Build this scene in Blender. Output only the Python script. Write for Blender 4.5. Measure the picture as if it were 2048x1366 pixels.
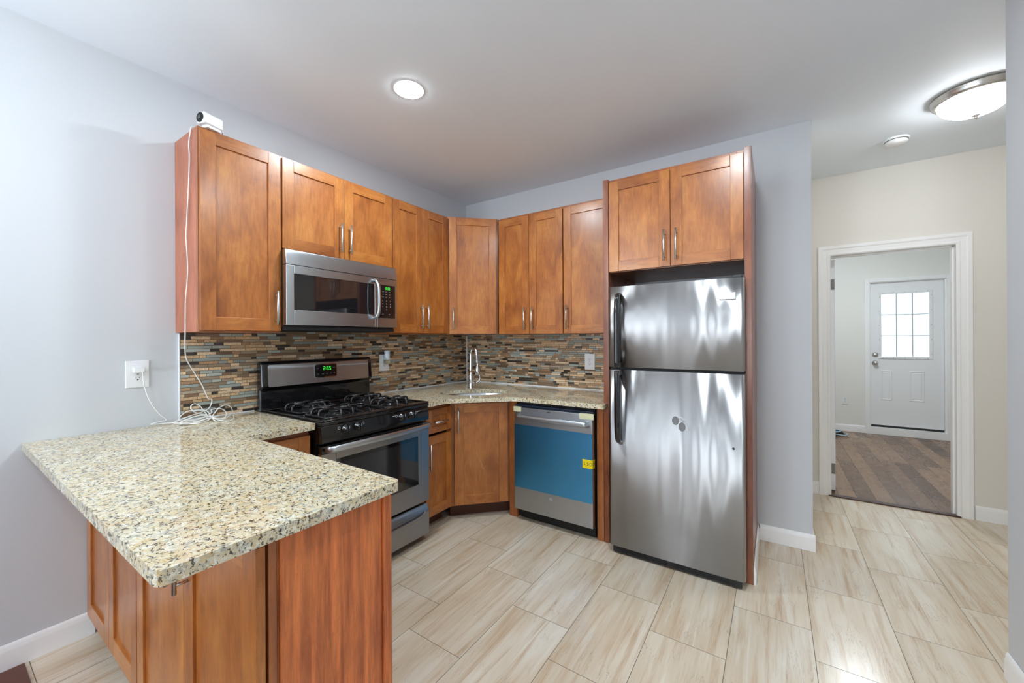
import bpy, bmesh, math, random
from mathutils import Vector, Matrix

SC = bpy.context.scene
COL = SC.collection
PI = math.pi
R = math.radians
for o in list(bpy.data.objects):
    bpy.data.objects.remove(o)

# ------------------------------------------------------------------ camera
cam_d = bpy.data.cameras.new('camera')
cam = bpy.data.objects.new('camera', cam_d)
COL.objects.link(cam)
cam_d.sensor_fit = 'HORIZONTAL'
cam_d.sensor_width = 36.0
cam_d.lens = 790.05 / 2048 * 36.0
cam_d.shift_y = -4.3 / 2048
cam_d.clip_start = 0.02
cam.matrix_world = (Matrix.Translation((2.6136, -3.1015, 1.3378)) @ Matrix.Rotation(R(33.579), 4, 'Z')
                    @ Matrix.Rotation(R(90), 4, 'X') @ Matrix.Rotation(R(-0.2854), 4, 'Z'))
SC.camera = cam

# ------------------------------------------------------------------ world, exposure
W = bpy.data.worlds.new('world')
SC.world = W
W.use_nodes = True
W.node_tree.nodes['Background'].inputs[0].default_value = (0.75, 0.87, 1.0, 1)
W.node_tree.nodes['Background'].inputs[1].default_value = 1.0
SC.view_settings.view_transform = 'Standard'
SC.view_settings.look = 'None'
SC.view_settings.gamma = 1.0
SC.view_settings.use_curve_mapping = False
SC.view_settings.exposure = 0.45
SC.cycles.use_denoising = True
SC.cycles.max_bounces = 10
SC.cycles.diffuse_bounces = 6
SC.cycles.glossy_bounces = 5
SC.cycles.sample_clamp_indirect = 6.0
SC.cycles.caustics_reflective = False
SC.cycles.caustics_refractive = False

# strengths of the lights; the globe and the far room lamp are added
L_SPOT = 222.0       # recessed ceiling lights
L_DOME = 25.0        # flush mount in the hall
L_FILL_FAR = 90.0         # unseen lamp added to brighten the far room
L_FILL_GLOBE = 32.0       # globe added behind the camera to brighten ceiling and left wall
L_WINDOW = 10.0       # daylight in the living room windows behind the camera
L_DOORPANE = 0.95     # daylight in the far door's panes

H = 2.702            # ceiling height
ZC = 0.914           # counter height


# ------------------------------------------------------------------ node helper
class NT:
    def __init__(self, name):
        self.m = bpy.data.materials.new(name)
        self.m.use_nodes = True
        self.t = self.m.node_tree
        self.b = self.t.nodes['Principled BSDF']

    def n(self, typ, **kw):
        nd = self.t.nodes.new(typ)
        for k, v in kw.items():
            setattr(nd, k, v)
        return nd

    def link(self, a, b):
        self.t.links.new(a, b)

    def put(self, sock, v):
        if isinstance(v, bpy.types.NodeSocket):
            self.link(v, sock)
        else:
            sock.default_value = v

    def math(self, op, a, b=0.0, c=0.0):
        nd = self.n('ShaderNodeMath', operation=op)
        self.put(nd.inputs[0], a)
        self.put(nd.inputs[1], b)
        self.put(nd.inputs[2], c)
        return nd.outputs[0]

    def coord(self, which='Object'):
        return self.n('ShaderNodeTexCoord').outputs[which]

    def mapping(self, vec, scale=(1, 1, 1), loc=(0, 0, 0), rot=(0, 0, 0)):
        nd = self.n('ShaderNodeMapping')
        self.put(nd.inputs['Vector'], vec)
        self.put(nd.inputs['Location'], loc)
        nd.inputs['Rotation'].default_value = rot
        nd.inputs['Scale'].default_value = scale
        return nd.outputs[0]

    def noise(self, vec, scale=5.0, detail=3.0, rough=0.5, dist=0.0, col=False):
        nd = self.n('ShaderNodeTexNoise')
        self.put(nd.inputs['Vector'], vec)
        nd.inputs['Scale'].default_value = scale
        nd.inputs['Detail'].default_value = detail
        nd.inputs['Roughness'].default_value = rough
        nd.inputs['Distortion'].default_value = dist
        return nd.outputs['Color' if col else 'Fac']

    def voronoi(self, vec, scale=5.0, out='Distance', feature='F1', rnd=1.0):
        nd = self.n('ShaderNodeTexVoronoi', feature=feature)
        self.put(nd.inputs['Vector'], vec)
        nd.inputs['Scale'].default_value = scale
        nd.inputs['Randomness'].default_value = rnd
        return nd.outputs[out]

    def ramp(self, fac, stops, interp='LINEAR'):
        nd = self.n('ShaderNodeValToRGB')
        nd.color_ramp.interpolation = interp
        el = nd.color_ramp.elements
        while len(el) < len(stops):
            el.new(0.5)
        for e, (p, c) in zip(el, stops):
            e.position = p
            e.color = (c[0], c[1], c[2], 1) if hasattr(c, '__len__') else (c, c, c, 1)
        self.put(nd.inputs[0], fac)
        return nd.outputs[0]

    def mix(self, fac, a, b, blend='MIX'):
        nd = self.n('ShaderNodeMix', data_type='RGBA', blend_type=blend)
        self.put(nd.inputs[0], fac)
        self.put(nd.inputs[6], a if isinstance(a, bpy.types.NodeSocket) else (*a[:3], 1))
        self.put(nd.inputs[7], b if isinstance(b, bpy.types.NodeSocket) else (*b[:3], 1))
        return nd.outputs[2]

    def bump(self, h, strength=0.2, dist=0.01):
        nd = self.n('ShaderNodeBump')
        nd.inputs['Strength'].default_value = strength
        nd.inputs['Distance'].default_value = dist
        self.put(nd.inputs['Height'], h)
        self.link(nd.outputs[0], self.b.inputs['Normal'])
        return nd

    def set(self, **kw):
        names = dict(color='Base Color', rough='Roughness', metal='Metallic', coat='Coat Weight',
                     coat_rough='Coat Roughness', spec='Specular IOR Level', aniso='Anisotropic',
                     alpha='Alpha', trans='Transmission Weight', ior='IOR',
                     emit='Emission Color', emit_s='Emission Strength')
        for k, v in kw.items():
            s = self.b.inputs[names[k]]
            if isinstance(v, (tuple, list)):
                v = (*v[:3], 1)
            self.put(s, v)
        return self


def lin(r, g, b):
    f = lambda v: (v / 255 / 12.92) if v / 255 <= 0.04045 else ((v / 255 + 0.055) / 1.055) ** 2.4
    return (f(r), f(g), f(b))


def plain(name, col, rough=0.5, metal=0.0, **kw):
    n = NT(name)
    n.set(color=col, rough=rough, metal=metal, **kw)
    return n.m


def emitter(name, col, s):
    n = NT(name)
    n.set(color=(0, 0, 0), emit=col, emit_s=s, rough=0.4)
    return n.m


def paint(name, col, rough=0.55, bump=0.05, scale=220):
    n = NT(name)
    v = n.coord()
    blot = n.noise(v, 1.7, 2)
    c2 = tuple(x * 0.99 for x in col)
    n.set(color=n.mix(blot, col, c2), rough=rough)
    n.bump(n.noise(v, scale, 2), bump, 0.002)
    return n.m


M = {}
M['wall'] = paint('wall_paint_blue_grey', lin(206, 209, 213))
M['ceil'] = paint('ceiling_paint', lin(238, 246, 254), 0.7)
M['beige'] = paint('hall_paint_beige', lin(229, 225, 217))
M['farwall'] = paint('far_room_paint', lin(236, 235, 230))
M['trim'] = paint('trim_paint_white', lin(246, 246, 246), 0.32, 0.02, 90)
M['doorwhite'] = paint('door_paint_white', lin(240, 241, 243), 0.35, 0.02, 60)


def wood(name, dark, mid, light, axis='z', rough=0.34, coat=0.35, streak=0.0):
    """stained maple: cloudy blotches and fine grain running along one axis"""
    n = NT(name)
    v = n.coord()
    info = n.n('ShaderNodeObjectInfo').outputs['Random']
    comb = n.n('ShaderNodeCombineXYZ')
    off = n.math('MULTIPLY', info, 37.0)
    for i in range(3):
        n.link(off, comb.inputs[i])
    add = n.n('ShaderNodeVectorMath', operation='ADD')
    n.link(v, add.inputs[0])
    n.link(comb.outputs[0], add.inputs[1])
    v = add.outputs[0]
    sc = {'z': (1, 1, 0.12), 'x': (0.12, 1, 1), 'y': (1, 0.12, 1)}[axis]
    sc2 = {'z': (1, 1, 0.45), 'x': (0.45, 1, 1), 'y': (1, 0.45, 1)}[axis]
    blot = n.noise(n.mapping(v, sc2), 7.0, 4, 0.6, 0.4)
    grain = n.noise(n.mapping(v, sc), 95.0, 3, 0.6, 0.5)
    fig = n.noise(n.mapping(v, sc2), 17.0, 2, 0.5, 2.2)
    base = n.ramp(blot, [(0.28, dark), (0.5, mid), (0.74, light)])
    rings = n.math('FRACT', n.math('MULTIPLY', fig, 9.0))
    rings = n.ramp(rings, [(0.0, 0.82), (0.12, 1.0), (0.9, 1.0), (1.0, 0.82)])
    g = n.ramp(grain, [(0.3, 0.80), (0.6, 1.05)])
    if streak:
        st = n.noise(n.mapping(v, {'z': (1, 1, 0.05), 'x': (0.05, 1, 1), 'y': (1, 0.05, 1)}[axis]), 42, 4, 0.65, 0.3)
        base = n.mix(n.ramp(st, [(0.38, 0.0), (0.68, streak)]), base, tuple(x * 1.75 for x in light))
    col = n.mix(1.0, n.mix(0.55, base, n.mix(1.0, base, rings, 'MULTIPLY')), g, 'MULTIPLY')
    n.set(color=col, rough=rough, coat=coat, coat_rough=0.22)
    n.bump(grain, 0.06, 0.002)
    return n.m


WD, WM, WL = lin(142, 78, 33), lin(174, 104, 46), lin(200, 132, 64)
M['wood_v'] = wood('cabinet_wood_upright_grain', WD, WM, WL, 'z')
M['wood_h'] = wood('cabinet_wood_level_grain', WD, WM, WL, 'x')
M['wood_box'] = wood('cabinet_box_wood', lin(138, 76, 38), lin(164, 96, 50), lin(182, 112, 62), 'z')
M['wood_red'] = wood('reddish_veneer', lin(160, 88, 62), lin(182, 108, 78), lin(198, 124, 92), 'z', 0.4, 0.15, 0.0)
M['wood_panel'] = wood('streaky_red_panel_wood', lin(146, 66, 32), lin(174, 88, 44), lin(196, 112, 58), 'z', 0.4, 0.2, 0.7)
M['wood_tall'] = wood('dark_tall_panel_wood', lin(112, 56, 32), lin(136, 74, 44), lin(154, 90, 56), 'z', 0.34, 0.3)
M['wood_dark'] = plain('dark_toe_kick_wood', lin(84, 44, 26), 0.5)


def steel(name, col=(0.53, 0.565, 0.60), rough=0.34, axis='x', wave=0.0, aniso=0.8, rot=0.25):
    n = NT(name)
    v = n.coord()
    sc = {'x': (0.01, 1, 1), 'y': (1, 0.01, 1), 'z': (1, 1, 0.01)}[axis]
    br = n.noise(n.mapping(v, sc), 700, 2, 0.6)
    n.set(color=n.mix(br, tuple(c * 0.94 for c in col), col), metal=1.0,
          rough=n.math('ADD', n.math('MULTIPLY', br, 0.05), rough - 0.025), aniso=aniso)
    tg = n.n('ShaderNodeTangent', direction_type='RADIAL', axis='Z')
    n.link(tg.outputs[0], n.b.inputs['Tangent'])
    n.b.inputs['Anisotropic Rotation'].default_value = rot
    if wave:
        w1 = n.noise(n.mapping(v, (1, 1, 0.035)), 6.5, 1.0, 0.45, 0.0)
        w2 = n.noise(n.mapping(v, (1, 1, 0.22)), 9.0, 0.0, 0.4)
        h = n.math('ADD', w1, n.math('MULTIPLY', w2, 0.22))
        n.bump(h, wave, 0.05)
    return n.m


M['steel'] = steel('brushed_steel')
M['steel_dim'] = steel('brushed_steel_oven', (0.40, 0.385, 0.37), 0.36)
M['steel_fridge'] = steel('wavy_brushed_steel', (0.46, 0.46, 0.47), 0.38, 'x', 0.5, 0.98)
M['nickel'] = plain('brushed_nickel', (0.66, 0.65, 0.63), 0.3, 1.0)
M['chrome'] = plain('polished_chrome', (0.82, 0.83, 0.85), 0.06, 1.0)
M['sink'] = plain('satin_sink_steel', (0.7, 0.71, 0.72), 0.22, 1.0)
M['black'] = plain('black_gloss_enamel', (0.008, 0.008, 0.009), 0.12, coat=0.5)
M['black_sat'] = plain('black_satin', (0.012, 0.012, 0.013), 0.32)
M['iron'] = plain('cast_iron', (0.014, 0.014, 0.015), 0.26, coat=0.3)
M['matte'] = plain('black_matte', (0.008, 0.008, 0.009), 0.7)
M['glass_dark'] = plain('dark_oven_glass', (0.010, 0.010, 0.012), 0.04, coat=1.0)
M['plastic'] = plain('white_plastic', lin(236, 237, 238), 0.3)
M['plastic_grey'] = plain('grey_plastic', lin(150, 152, 155), 0.4)
M['slot'] = plain('dark_slot', (0.02, 0.02, 0.02), 0.6)
M['caulk'] = plain('white_caulk', lin(238, 240, 244), 0.25)
M['rubber'] = plain('white_cable_rubber', lin(238, 238, 236), 0.35)
M['cable_blk'] = plain('black_cable_rubber', (0.015, 0.015, 0.018), 0.4)
M['cable_blue'] = plain('pale_blue_cable', lin(168, 196, 214), 0.35)
M['tape'] = plain('masking_tape', lin(216, 214, 176), 0.6)
M['yellow'] = plain('yellow_sticker', lin(240, 214, 20), 0.5)
M['ink'] = plain('black_ink', (0.012, 0.012, 0.012), 0.5)
M['greyink'] = plain('grey_print', lin(110, 110, 112), 0.5)
M['paleink'] = plain('pale_print', lin(190, 190, 192), 0.5)
M['residue'] = plain('adhesive_residue', lin(248, 248, 246), 0.6)
M['bare'] = plain('dull_bare_patch', lin(120, 121, 122), 0.55, 0.3)
M['green'] = emitter('green_display_digit', (0.05, 1.0, 0.07), 0.8)
M['spot'] = emitter('led_diffuser', (0.85, 0.95, 1.0), L_SPOT)
M['winpane'] = emitter('daylight_window_pane', (0.85, 0.93, 1.0), L_WINDOW)
M['film'] = steel('blue_protective_film', lin(96, 186, 250), 0.30, 'x', 0.0, 0.85)
n = NT('frosted_lit_pane')
n.set(color=(0.75, 0.85, 0.9), rough=0.25, emit=(0.80, 0.93, 1.0), emit_s=L_DOORPANE)
M['doorpane'] = n.m
n = NT('frosted_glass_dome')
n.set(color=(0.95, 0.94, 0.92), rough=0.25, emit=(0.96, 0.98, 1.0), emit_s=L_DOME)
M['dome'] = n.m
for _k, _s in (('fill_dome_far', L_FILL_FAR), ('globe', L_FILL_GLOBE)):  # emission for the two added fill lamps
    n = NT('frosted_glass_' + _k)
    n.set(color=(0.95, 0.94, 0.92), rough=0.25, emit=(0.86, 0.95, 1.0), emit_s=_s)
    M[_k] = n.m
n = NT('clear_air_freshener_oil')
n.set(color=(0.86, 0.88, 0.66), rough=0.05, trans=0.8, ior=1.4)
M['oil'] = n.m
n = NT('pale_blue_plastic')
n.set(color=lin(214, 228, 240), rough=0.3)
M['paleblue'] = n.m

# granite -----------------------------------------------------------------
n = NT('speckled_cream_granite')
v = n.coord()
v1 = n.mapping(v, (1, 1, 1))
cream, gold, pale, grey = lin(218, 209, 180), lin(208, 176, 118), lin(234, 231, 216), lin(166, 168, 160)
big = n.noise(v, 9, 3, 0.6)
c = n.mix(n.ramp(big, [(0.35, 0), (0.65, 1)]), cream, n.mix(0.55, cream, gold))
vc = n.voronoi(n.mix(0.045, v, n.noise(v, 110, 4, 0.75, col=True)), 105, 'Color')
sep = n.n('ShaderNodeSeparateColor')
n.link(vc, sep.inputs[0])
c = n.mix(n.ramp(sep.outputs[0], [(0.5, 0), (0.9, 0.9)]), c, pale)
c = n.mix(n.ramp(sep.outputs[1], [(0.66, 0), (1.0, 0.75)]), c, gold)
c = n.mix(n.ramp(sep.outputs[2], [(0.74, 0), (0.96, 0.8)]), c, grey)
spk = n.noise(n.mapping(v, (1, 1.15, 1), (3, 5, 1)), 108, 3, 0.6, 0.6)
c = n.mix(n.ramp(spk, [(0.575, 0), (0.61, 0.94)]), c, lin(66, 58, 50))
spk2 = n.noise(n.mapping(v, (1.2, 1, 1), (9, 2, 7)), 74, 3, 0.6, 0.7)
c = n.mix(n.ramp(spk2, [(0.61, 0), (0.65, 0.88)]), c, lin(84, 62, 46))
spk3 = n.noise(n.mapping(v, (1, 1, 1), (19, 12, 4)), 62, 2, 0.5, 0.5)
c = n.mix(n.ramp(spk3, [(0.64, 0), (0.70, 0.7)]), c, lin(108, 112, 108))
n.set(color=c, rough=0.06, spec=0.5)
M['granite'] = n.m

# mosaic ------------------------------------------------------------------
n = NT('mosaic_tile')
at = n.n('ShaderNodeVertexColor', layer_name='tile')
v = n.coord()
stone = at.outputs['Alpha']
mott = n.noise(v, 160, 3, 0.65)
mcol = n.mix(1.0, at.outputs['Color'], n.ramp(mott, [(0.3, 0.62), (0.62, 1.18)]), 'MULTIPLY')
n.set(color=n.mix(stone, at.outputs['Color'], mcol),
      rough=n.math('ADD', 0.10, n.math('MULTIPLY', stone, 0.42)))
M['mosaic'] = n.m
M['grout'] = plain('tan_grout', lin(120, 102, 82), 0.8)

# floor tile ---------------------------------------------------------------
n = NT('travertine_floor_tile')
v = n.coord()
sp = n.n('ShaderNodeSeparateXYZ')
n.link(v, sp.inputs[0])
PX, PY = 0.3105, 0.60
xs = n.math('DIVIDE', n.math('SUBTRACT', sp.outputs[0], 0.888 - 20 * PX), PX)
col_i = n.math('FLOOR', xs)
fx = n.math('FRACT', xs)
ys = n.math('DIVIDE', n.math('ADD', n.math('SUBTRACT', sp.outputs[1], -1.645), n.math('ADD', n.math('MULTIPLY', n.math('SUBTRACT', col_i, 20.0), 0.2), 12.0)), PY)
row_i = n.math('FLOOR', ys)
fy = n.math('FRACT', ys)
dx = n.math('MULTIPLY', n.math('SUBTRACT', 0.5, n.math('ABSOLUTE', n.math('SUBTRACT', fx, 0.5))), PX)
dy = n.math('MULTIPLY', n.math('SUBTRACT', 0.5, n.math('ABSOLUTE', n.math('SUBTRACT', fy, 0.5))), PY)
edge = n.math('MINIMUM', dx, dy)
seam = n.math('LESS_THAN', edge, 0.0013)
wn = n.n('ShaderNodeTexWhiteNoise', noise_dimensions='2D')
cb = n.n('ShaderNodeCombineXYZ')
n.link(col_i, cb.inputs[0])
n.link(row_i, cb.inputs[1])
n.link(cb.outputs[0], wn.inputs[0])
rnd = wn.outputs['Value']
cb2 = n.n('ShaderNodeCombineXYZ')
n.link(n.math('MULTIPLY', rnd, 31.0), cb2.inputs[0])
n.link(n.math('MULTIPLY', rnd, 17.0), cb2.inputs[1])
n.link(n.math('MULTIPLY', rnd, 7.0), cb2.inputs[2])
ad = n.n('ShaderNodeVectorMath', operation='ADD')
n.link(v, ad.inputs[0])
n.link(cb2.outputs[0], ad.inputs[1])
tv = ad.outputs[0]
vein = n.noise(n.mapping(tv, (1, 0.055, 1), rot=(0, 0, R(3))), 30, 6, 0.66, 0.35)
soft = n.noise(n.mapping(tv, (1, 0.16, 1)), 7, 3, 0.55, 0.4)
c = n.ramp(soft, [(0.3, lin(204, 184, 158)), (0.5, lin(217, 202, 180)), (0.72, lin(226, 217, 201))])
c = n.mix(n.ramp(vein, [(0.50, 0), (0.68, 0.75)]), c, lin(188, 156, 122))
c = n.mix(n.ramp(vein, [(0.30, 0.6), (0.44, 0)]), c, lin(228, 222, 210))
crack = n.noise(n.mapping(tv, (1, 0.10, 1), (4, 2, 0)), 26, 5, 0.7, 0.9)
line = n.math('ABSOLUTE', n.math('SUBTRACT', crack, 0.5))
sparse = n.noise(tv, 6, 1)
lf = n.math('MULTIPLY', n.ramp(line, [(0.0, 0.55), (0.012, 0.0)]), n.ramp(sparse, [(0.5, 0), (0.62, 1)]))
c = n.mix(lf, c, lin(140, 112, 84))
tone = n.math('ADD', 0.93, n.math('MULTIPLY', rnd, 0.09))
tb = n.n('ShaderNodeCombineColor')
for i in range(3):
    n.link(tone, tb.inputs[i])
c = n.mix(1.0, c, tb.outputs[0], 'MULTIPLY')
c = n.mix(seam, c, lin(104, 94, 82))
n.set(color=c, rough=n.math('ADD', 0.22, n.math('MULTIPLY', seam, 0.4)), spec=0.45)
n.bump(n.math('SUBTRACT', 1.0, seam), 0.3, 0.001)
M['tile'] = n.m


def planks(name, cols, pw, pl, ang=0.0, rough=0.25, dust=False):
    n = NT(name)
    v = n.mapping(n.coord(), rot=(0, 0, ang))
    sp = n.n('ShaderNodeSeparateXYZ')
    n.link(v, sp.inputs[0])
    xs = n.math('DIVIDE', n.math('ADD', sp.outputs[0], 40.0), pw)
    ci = n.math('FLOOR', xs)
    w1 = n.n('ShaderNodeTexWhiteNoise', noise_dimensions='1D')
    n.link(ci, w1.inputs['W'])
    ys = n.math('DIVIDE', n.math('ADD', sp.outputs[1], n.math('ADD', 40.0, n.math('MULTIPLY', w1.outputs['Value'], pl))), pl)
    ri = n.math('FLOOR', ys)
    cb = n.n('ShaderNodeCombineXYZ')
    n.link(ci, cb.inputs[0])
    n.link(ri, cb.inputs[1])
    w2 = n.n('ShaderNodeTexWhiteNoise', noise_dimensions='2D')
    n.link(cb.outputs[0], w2.inputs[0])
    rnd = w2.outputs['Value']
    dx = n.math('MULTIPLY', n.math('SUBTRACT', 0.5, n.math('ABSOLUTE', n.math('SUBTRACT', n.math('FRACT', xs), 0.5))), pw)
    dy = n.math('MULTIPLY', n.math('SUBTRACT', 0.5, n.math('ABSOLUTE', n.math('SUBTRACT', n.math('FRACT', ys), 0.5))), pl)
    seam = n.math('LESS_THAN', n.math('MINIMUM', dx, dy), 0.0022)
    of = n.n('ShaderNodeCombineXYZ')
    n.link(n.math('MULTIPLY', rnd, 53.0), of.inputs[0])
    n.link(n.math('MULTIPLY', rnd, 29.0), of.inputs[1])
    ad = n.n('ShaderNodeVectorMath', operation='ADD')
    n.link(v, ad.inputs[0])
    n.link(of.outputs[0], ad.inputs[1])
    gr = n.noise(n.mapping(ad.outputs[0], (1, 0.07, 1)), 26, 3, 0.6, 0.5)
    fr = n.ramp(n.math('FRACT', n.math('MULTIPLY', gr, 7.0)), [(0, 0.75), (0.25, 1.0), (0.85, 1.05), (1, 0.75)])
    c = n.ramp(rnd, [(0.0, cols[0]), (0.35, cols[1]), (0.7, cols[2]), (1.0, cols[3])])
    c = n.mix(1.0, c, fr, 'MULTIPLY')
    c = n.mix(n.math('MULTIPLY', seam, 0.8), c, (0.012, 0.008, 0.006))
    rg = rough
    if dust:
        d = n.noise(n.coord(), 5.0, 4, 0.65, 0.6)
        rg = n.math('ADD', rough, n.math('MULTIPLY', n.ramp(d, [(0.35, 0), (0.7, 1)]), 0.16))
    n.set(color=c, rough=rg, spec=0.3)
    n.bump(n.math('SUBTRACT', fr, n.math('MULTIPLY', seam, 2.0)), 0.10, 0.001)
    return n.m


M['planks'] = planks('dark_wood_planks', [lin(98, 74, 60), lin(124, 96, 76), lin(154, 122, 96), lin(108, 82, 67)], 0.122, 1.15, 0, 0.20, True)
M['planks_red'] = planks('red_brown_planks', [lin(78, 54, 42), lin(92, 66, 50), lin(108, 80, 60), lin(84, 58, 45)], 0.09, 0.7, PI / 2, 0.3)


# ------------------------------------------------------------------ mesh builder
class MB:
    def __init__(self):
        self.bm = bmesh.new()
        self.mi = 0

    def _tag(self, faces):
        for f in faces:
            f.material_index = self.mi

    def box(self, x0, x1, y0, y1, z0, z1):
        x0, x1 = min(x0, x1), max(x0, x1)
        y0, y1 = min(y0, y1), max(y0, y1)
        z0, z1 = min(z0, z1), max(z0, z1)
        vs = [self.bm.verts.new(p) for p in ((x0, y0, z0), (x1, y0, z0), (x1, y1, z0), (x0, y1, z0),
                                             (x0, y0, z1), (x1, y0, z1), (x1, y1, z1), (x0, y1, z1))]
        fs = [self.bm.faces.new([vs[i] for i in q]) for q in
              ((3, 2, 1, 0), (4, 5, 6, 7), (0, 1, 5, 4), (1, 2, 6, 5), (2, 3, 7, 6), (3, 0, 4, 7))]
        self._tag(fs)
        return self

    def prism(self, pts, d, off=(0, 0, 0)):
        """polygon pts (3d list) extruded by vector d"""
        d = Vector(d)
        a = [self.bm.verts.new(Vector(p)) for p in pts]
        b = [self.bm.verts.new(Vector(p) + d) for p in pts]
        fs = [self.bm.faces.new(a), self.bm.faces.new(list(reversed(b)))]
        k = len(pts)
        for i in range(k):
            fs.append(self.bm.faces.new([a[(i + 1) % k], a[i], b[i], b[(i + 1) % k]]))
        self._tag(fs)
        return self

    def tube(self, pts, r, seg=10, closed=False, squash=None):
        pts = [Vector(p) for p in pts]
        k = len(pts)
        rings = []
        prev = None
        for i, p in enumerate(pts):
            if closed:
                t = (pts[(i + 1) % k] - pts[i - 1])
            else:
                t = pts[min(i + 1, k - 1)] - pts[max(i - 1, 0)]
            t.normalize()
            if prev is None:
                up = Vector((0, 0, 1)) if abs(t.z) < 0.9 else Vector((1, 0, 0))
                u = t.cross(up).normalized()
            else:
                u = (prev - t * prev.dot(t))
                u = u.normalized() if u.length > 1e-6 else t.orthogonal().normalized()
            prev = u
            w = t.cross(u)
            rr = r[i] if hasattr(r, '__len__') else r
            su, sw = squash if squash else (1, 1)
            rings.append([self.bm.verts.new(p + u * math.cos(2 * PI * j / seg) * rr * su + w * math.sin(2 * PI * j / seg) * rr * sw)
                          for j in range(seg)])
        fs = []
        for i in range(k if closed else k - 1):
            a, b = rings[i], rings[(i + 1) % k]
            for j in range(seg):
                fs.append(self.bm.faces.new([a[j], a[(j + 1) % seg], b[(j + 1) % seg], b[j]]))
        if not closed:
            fs.append(self.bm.faces.new(list(reversed(rings[0]))))
            fs.append(self.bm.faces.new(rings[-1]))
        self._tag(fs)
        for f in fs:
            f.smooth = True
        return self

    def lathe(self, prof, c, axis='z', seg=32):
        """prof: list of (radius, height) revolved round an axis through c"""
        c = Vector(c)
        ax = {'x': (Vector((0, 1, 0)), Vector((0, 0, 1)), Vector((1, 0, 0))),
              'y': (Vector((0, 0, 1)), Vector((1, 0, 0)), Vector((0, 1, 0))),
              'z': (Vector((1, 0, 0)), Vector((0, 1, 0)), Vector((0, 0, 1)))}
        u, w, a = ax[axis] if isinstance(axis, str) else axis
        rings = []
        for r, h in prof:
            if r < 1e-6:
                rings.append([self.bm.verts.new(c + a * h)])
            else:
                rings.append([self.bm.verts.new(c + a * h + (u * math.cos(2 * PI * j / seg) + w * math.sin(2 * PI * j / seg)) * r) for j in range(seg)])
        fs = []
        for A, B in zip(rings, rings[1:]):
            for j in range(seg):
                j2 = (j + 1) % seg
                if len(A) == 1 and len(B) == 1:
                    continue
                if len(A) == 1:
                    fs.append(self.bm.faces.new([A[0], B[j2], B[j]]))
                elif len(B) == 1:
                    fs.append(self.bm.faces.new([A[j], A[j2], B[0]]))
                else:
                    fs.append(self.bm.faces.new([A[j], A[j2], B[j2], B[j]]))
        if len(rings[0]) > 1:
            fs.append(self.bm.faces.new(list(reversed(rings[0]))))
        if len(rings[-1]) > 1:
            fs.append(self.bm.faces.new(rings[-1]))
        self._tag(fs)
        for f in fs:
            f.smooth = True
        return self

    def build(self, name, mats, parent=None, bevel=0.0, seg=2, angle=40, loc=None):
        bmesh.ops.recalc_face_normals(self.bm, faces=self.bm.faces)
        me = bpy.data.meshes.new(name)
        if loc is not None:
            bmesh.ops.translate(self.bm, verts=self.bm.verts, vec=-Vector(loc))
        self.bm.to_mesh(me)
        self.bm.free()
        for m in (mats if isinstance(mats, (list, tuple)) else [mats]):
            me.materials.append(M[m] if isinstance(m, str) else m)
        o = bpy.data.objects.new(name, me)
        COL.objects.link(o)
        if parent is not None:
            o.parent = parent
        if loc is not None:
            o.location = loc
        if bevel:
            b = o.modifiers.new('bevel', 'BEVEL')
            b.width = bevel
            b.segments = seg
            b.limit_method = 'ANGLE'
            b.angle_limit = R(angle)
            try:
                me.shade_smooth()
            except Exception:
                pass
            w = o.modifiers.new('normals', 'WEIGHTED_NORMAL')
            w.keep_sharp = False
        return o


def smooth_path(pts, sub=8, closed=False):
    pts = [Vector(p) for p in pts]
    out = []
    k = len(pts)
    rng = range(k) if closed else range(k - 1)
    for i in rng:
        p0 = pts[i - 1] if (closed or i > 0) else pts[i]
        p1 = pts[i]
        p2 = pts[(i + 1) % k]
        p3 = pts[(i + 2) % k] if (closed or i + 2 < k) else p2
        for s in range(sub):
            t = s / sub
            out.append(0.5 * ((2 * p1) + (p2 - p0) * t + (2 * p0 - 5 * p1 + 4 * p2 - p3) * t * t + (3 * p1 - p0 - 3 * p2 + p3) * t ** 3))
    if not closed:
        out.append(pts[-1])
    return out


def thing(name, label, cat, loc=(0, 0, 0), rotz=0.0, group=None):
    o = bpy.data.objects.new(name, None)
    COL.objects.link(o)
    o.location = loc
    o.rotation_euler = (0, 0, R(rotz))
    o.empty_display_size = 0.1
    o['label'] = label
    o['category'] = cat
    if group:
        o['group'] = group
    return o


def tag(o, label, cat, group=None):
    o['label'] = label
    o['category'] = cat
    if group:
        o['group'] = group
    return o


def struct(o):
    o['kind'] = 'structure'
    return o


def text_mesh(name, s, size, mat, parent, loc, rot, depth=0.0004, spacing=1.0):
    cu = bpy.data.curves.new(name, 'FONT')
    cu.body = s
    cu.size = size
    cu.extrude = depth
    cu.align_x = 'CENTER'
    cu.align_y = 'CENTER'
    cu.space_character = spacing
    t = bpy.data.objects.new(name, cu)
    COL.objects.link(t)
    dg = bpy.context.evaluated_depsgraph_get()
    me = bpy.data.meshes.new_from_object(t.evaluated_get(dg))
    bpy.data.objects.remove(t)
    bpy.data.curves.remove(cu)
    me.materials.clear()
    me.materials.append(M[mat])
    o = bpy.data.objects.new(name, me)
    COL.objects.link(o)
    o.parent = parent
    o.location = loc
    o.rotation_euler = rot
    return o


SEGS = {'0': 'abcdef', '1': 'bc', '2': 'abged', '3': 'abgcd', '4': 'fgbc', '5': 'afgcd', '6': 'afgedc', '7': 'abc', '8': 'abcdefg', '9': 'abcfgd'}


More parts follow.
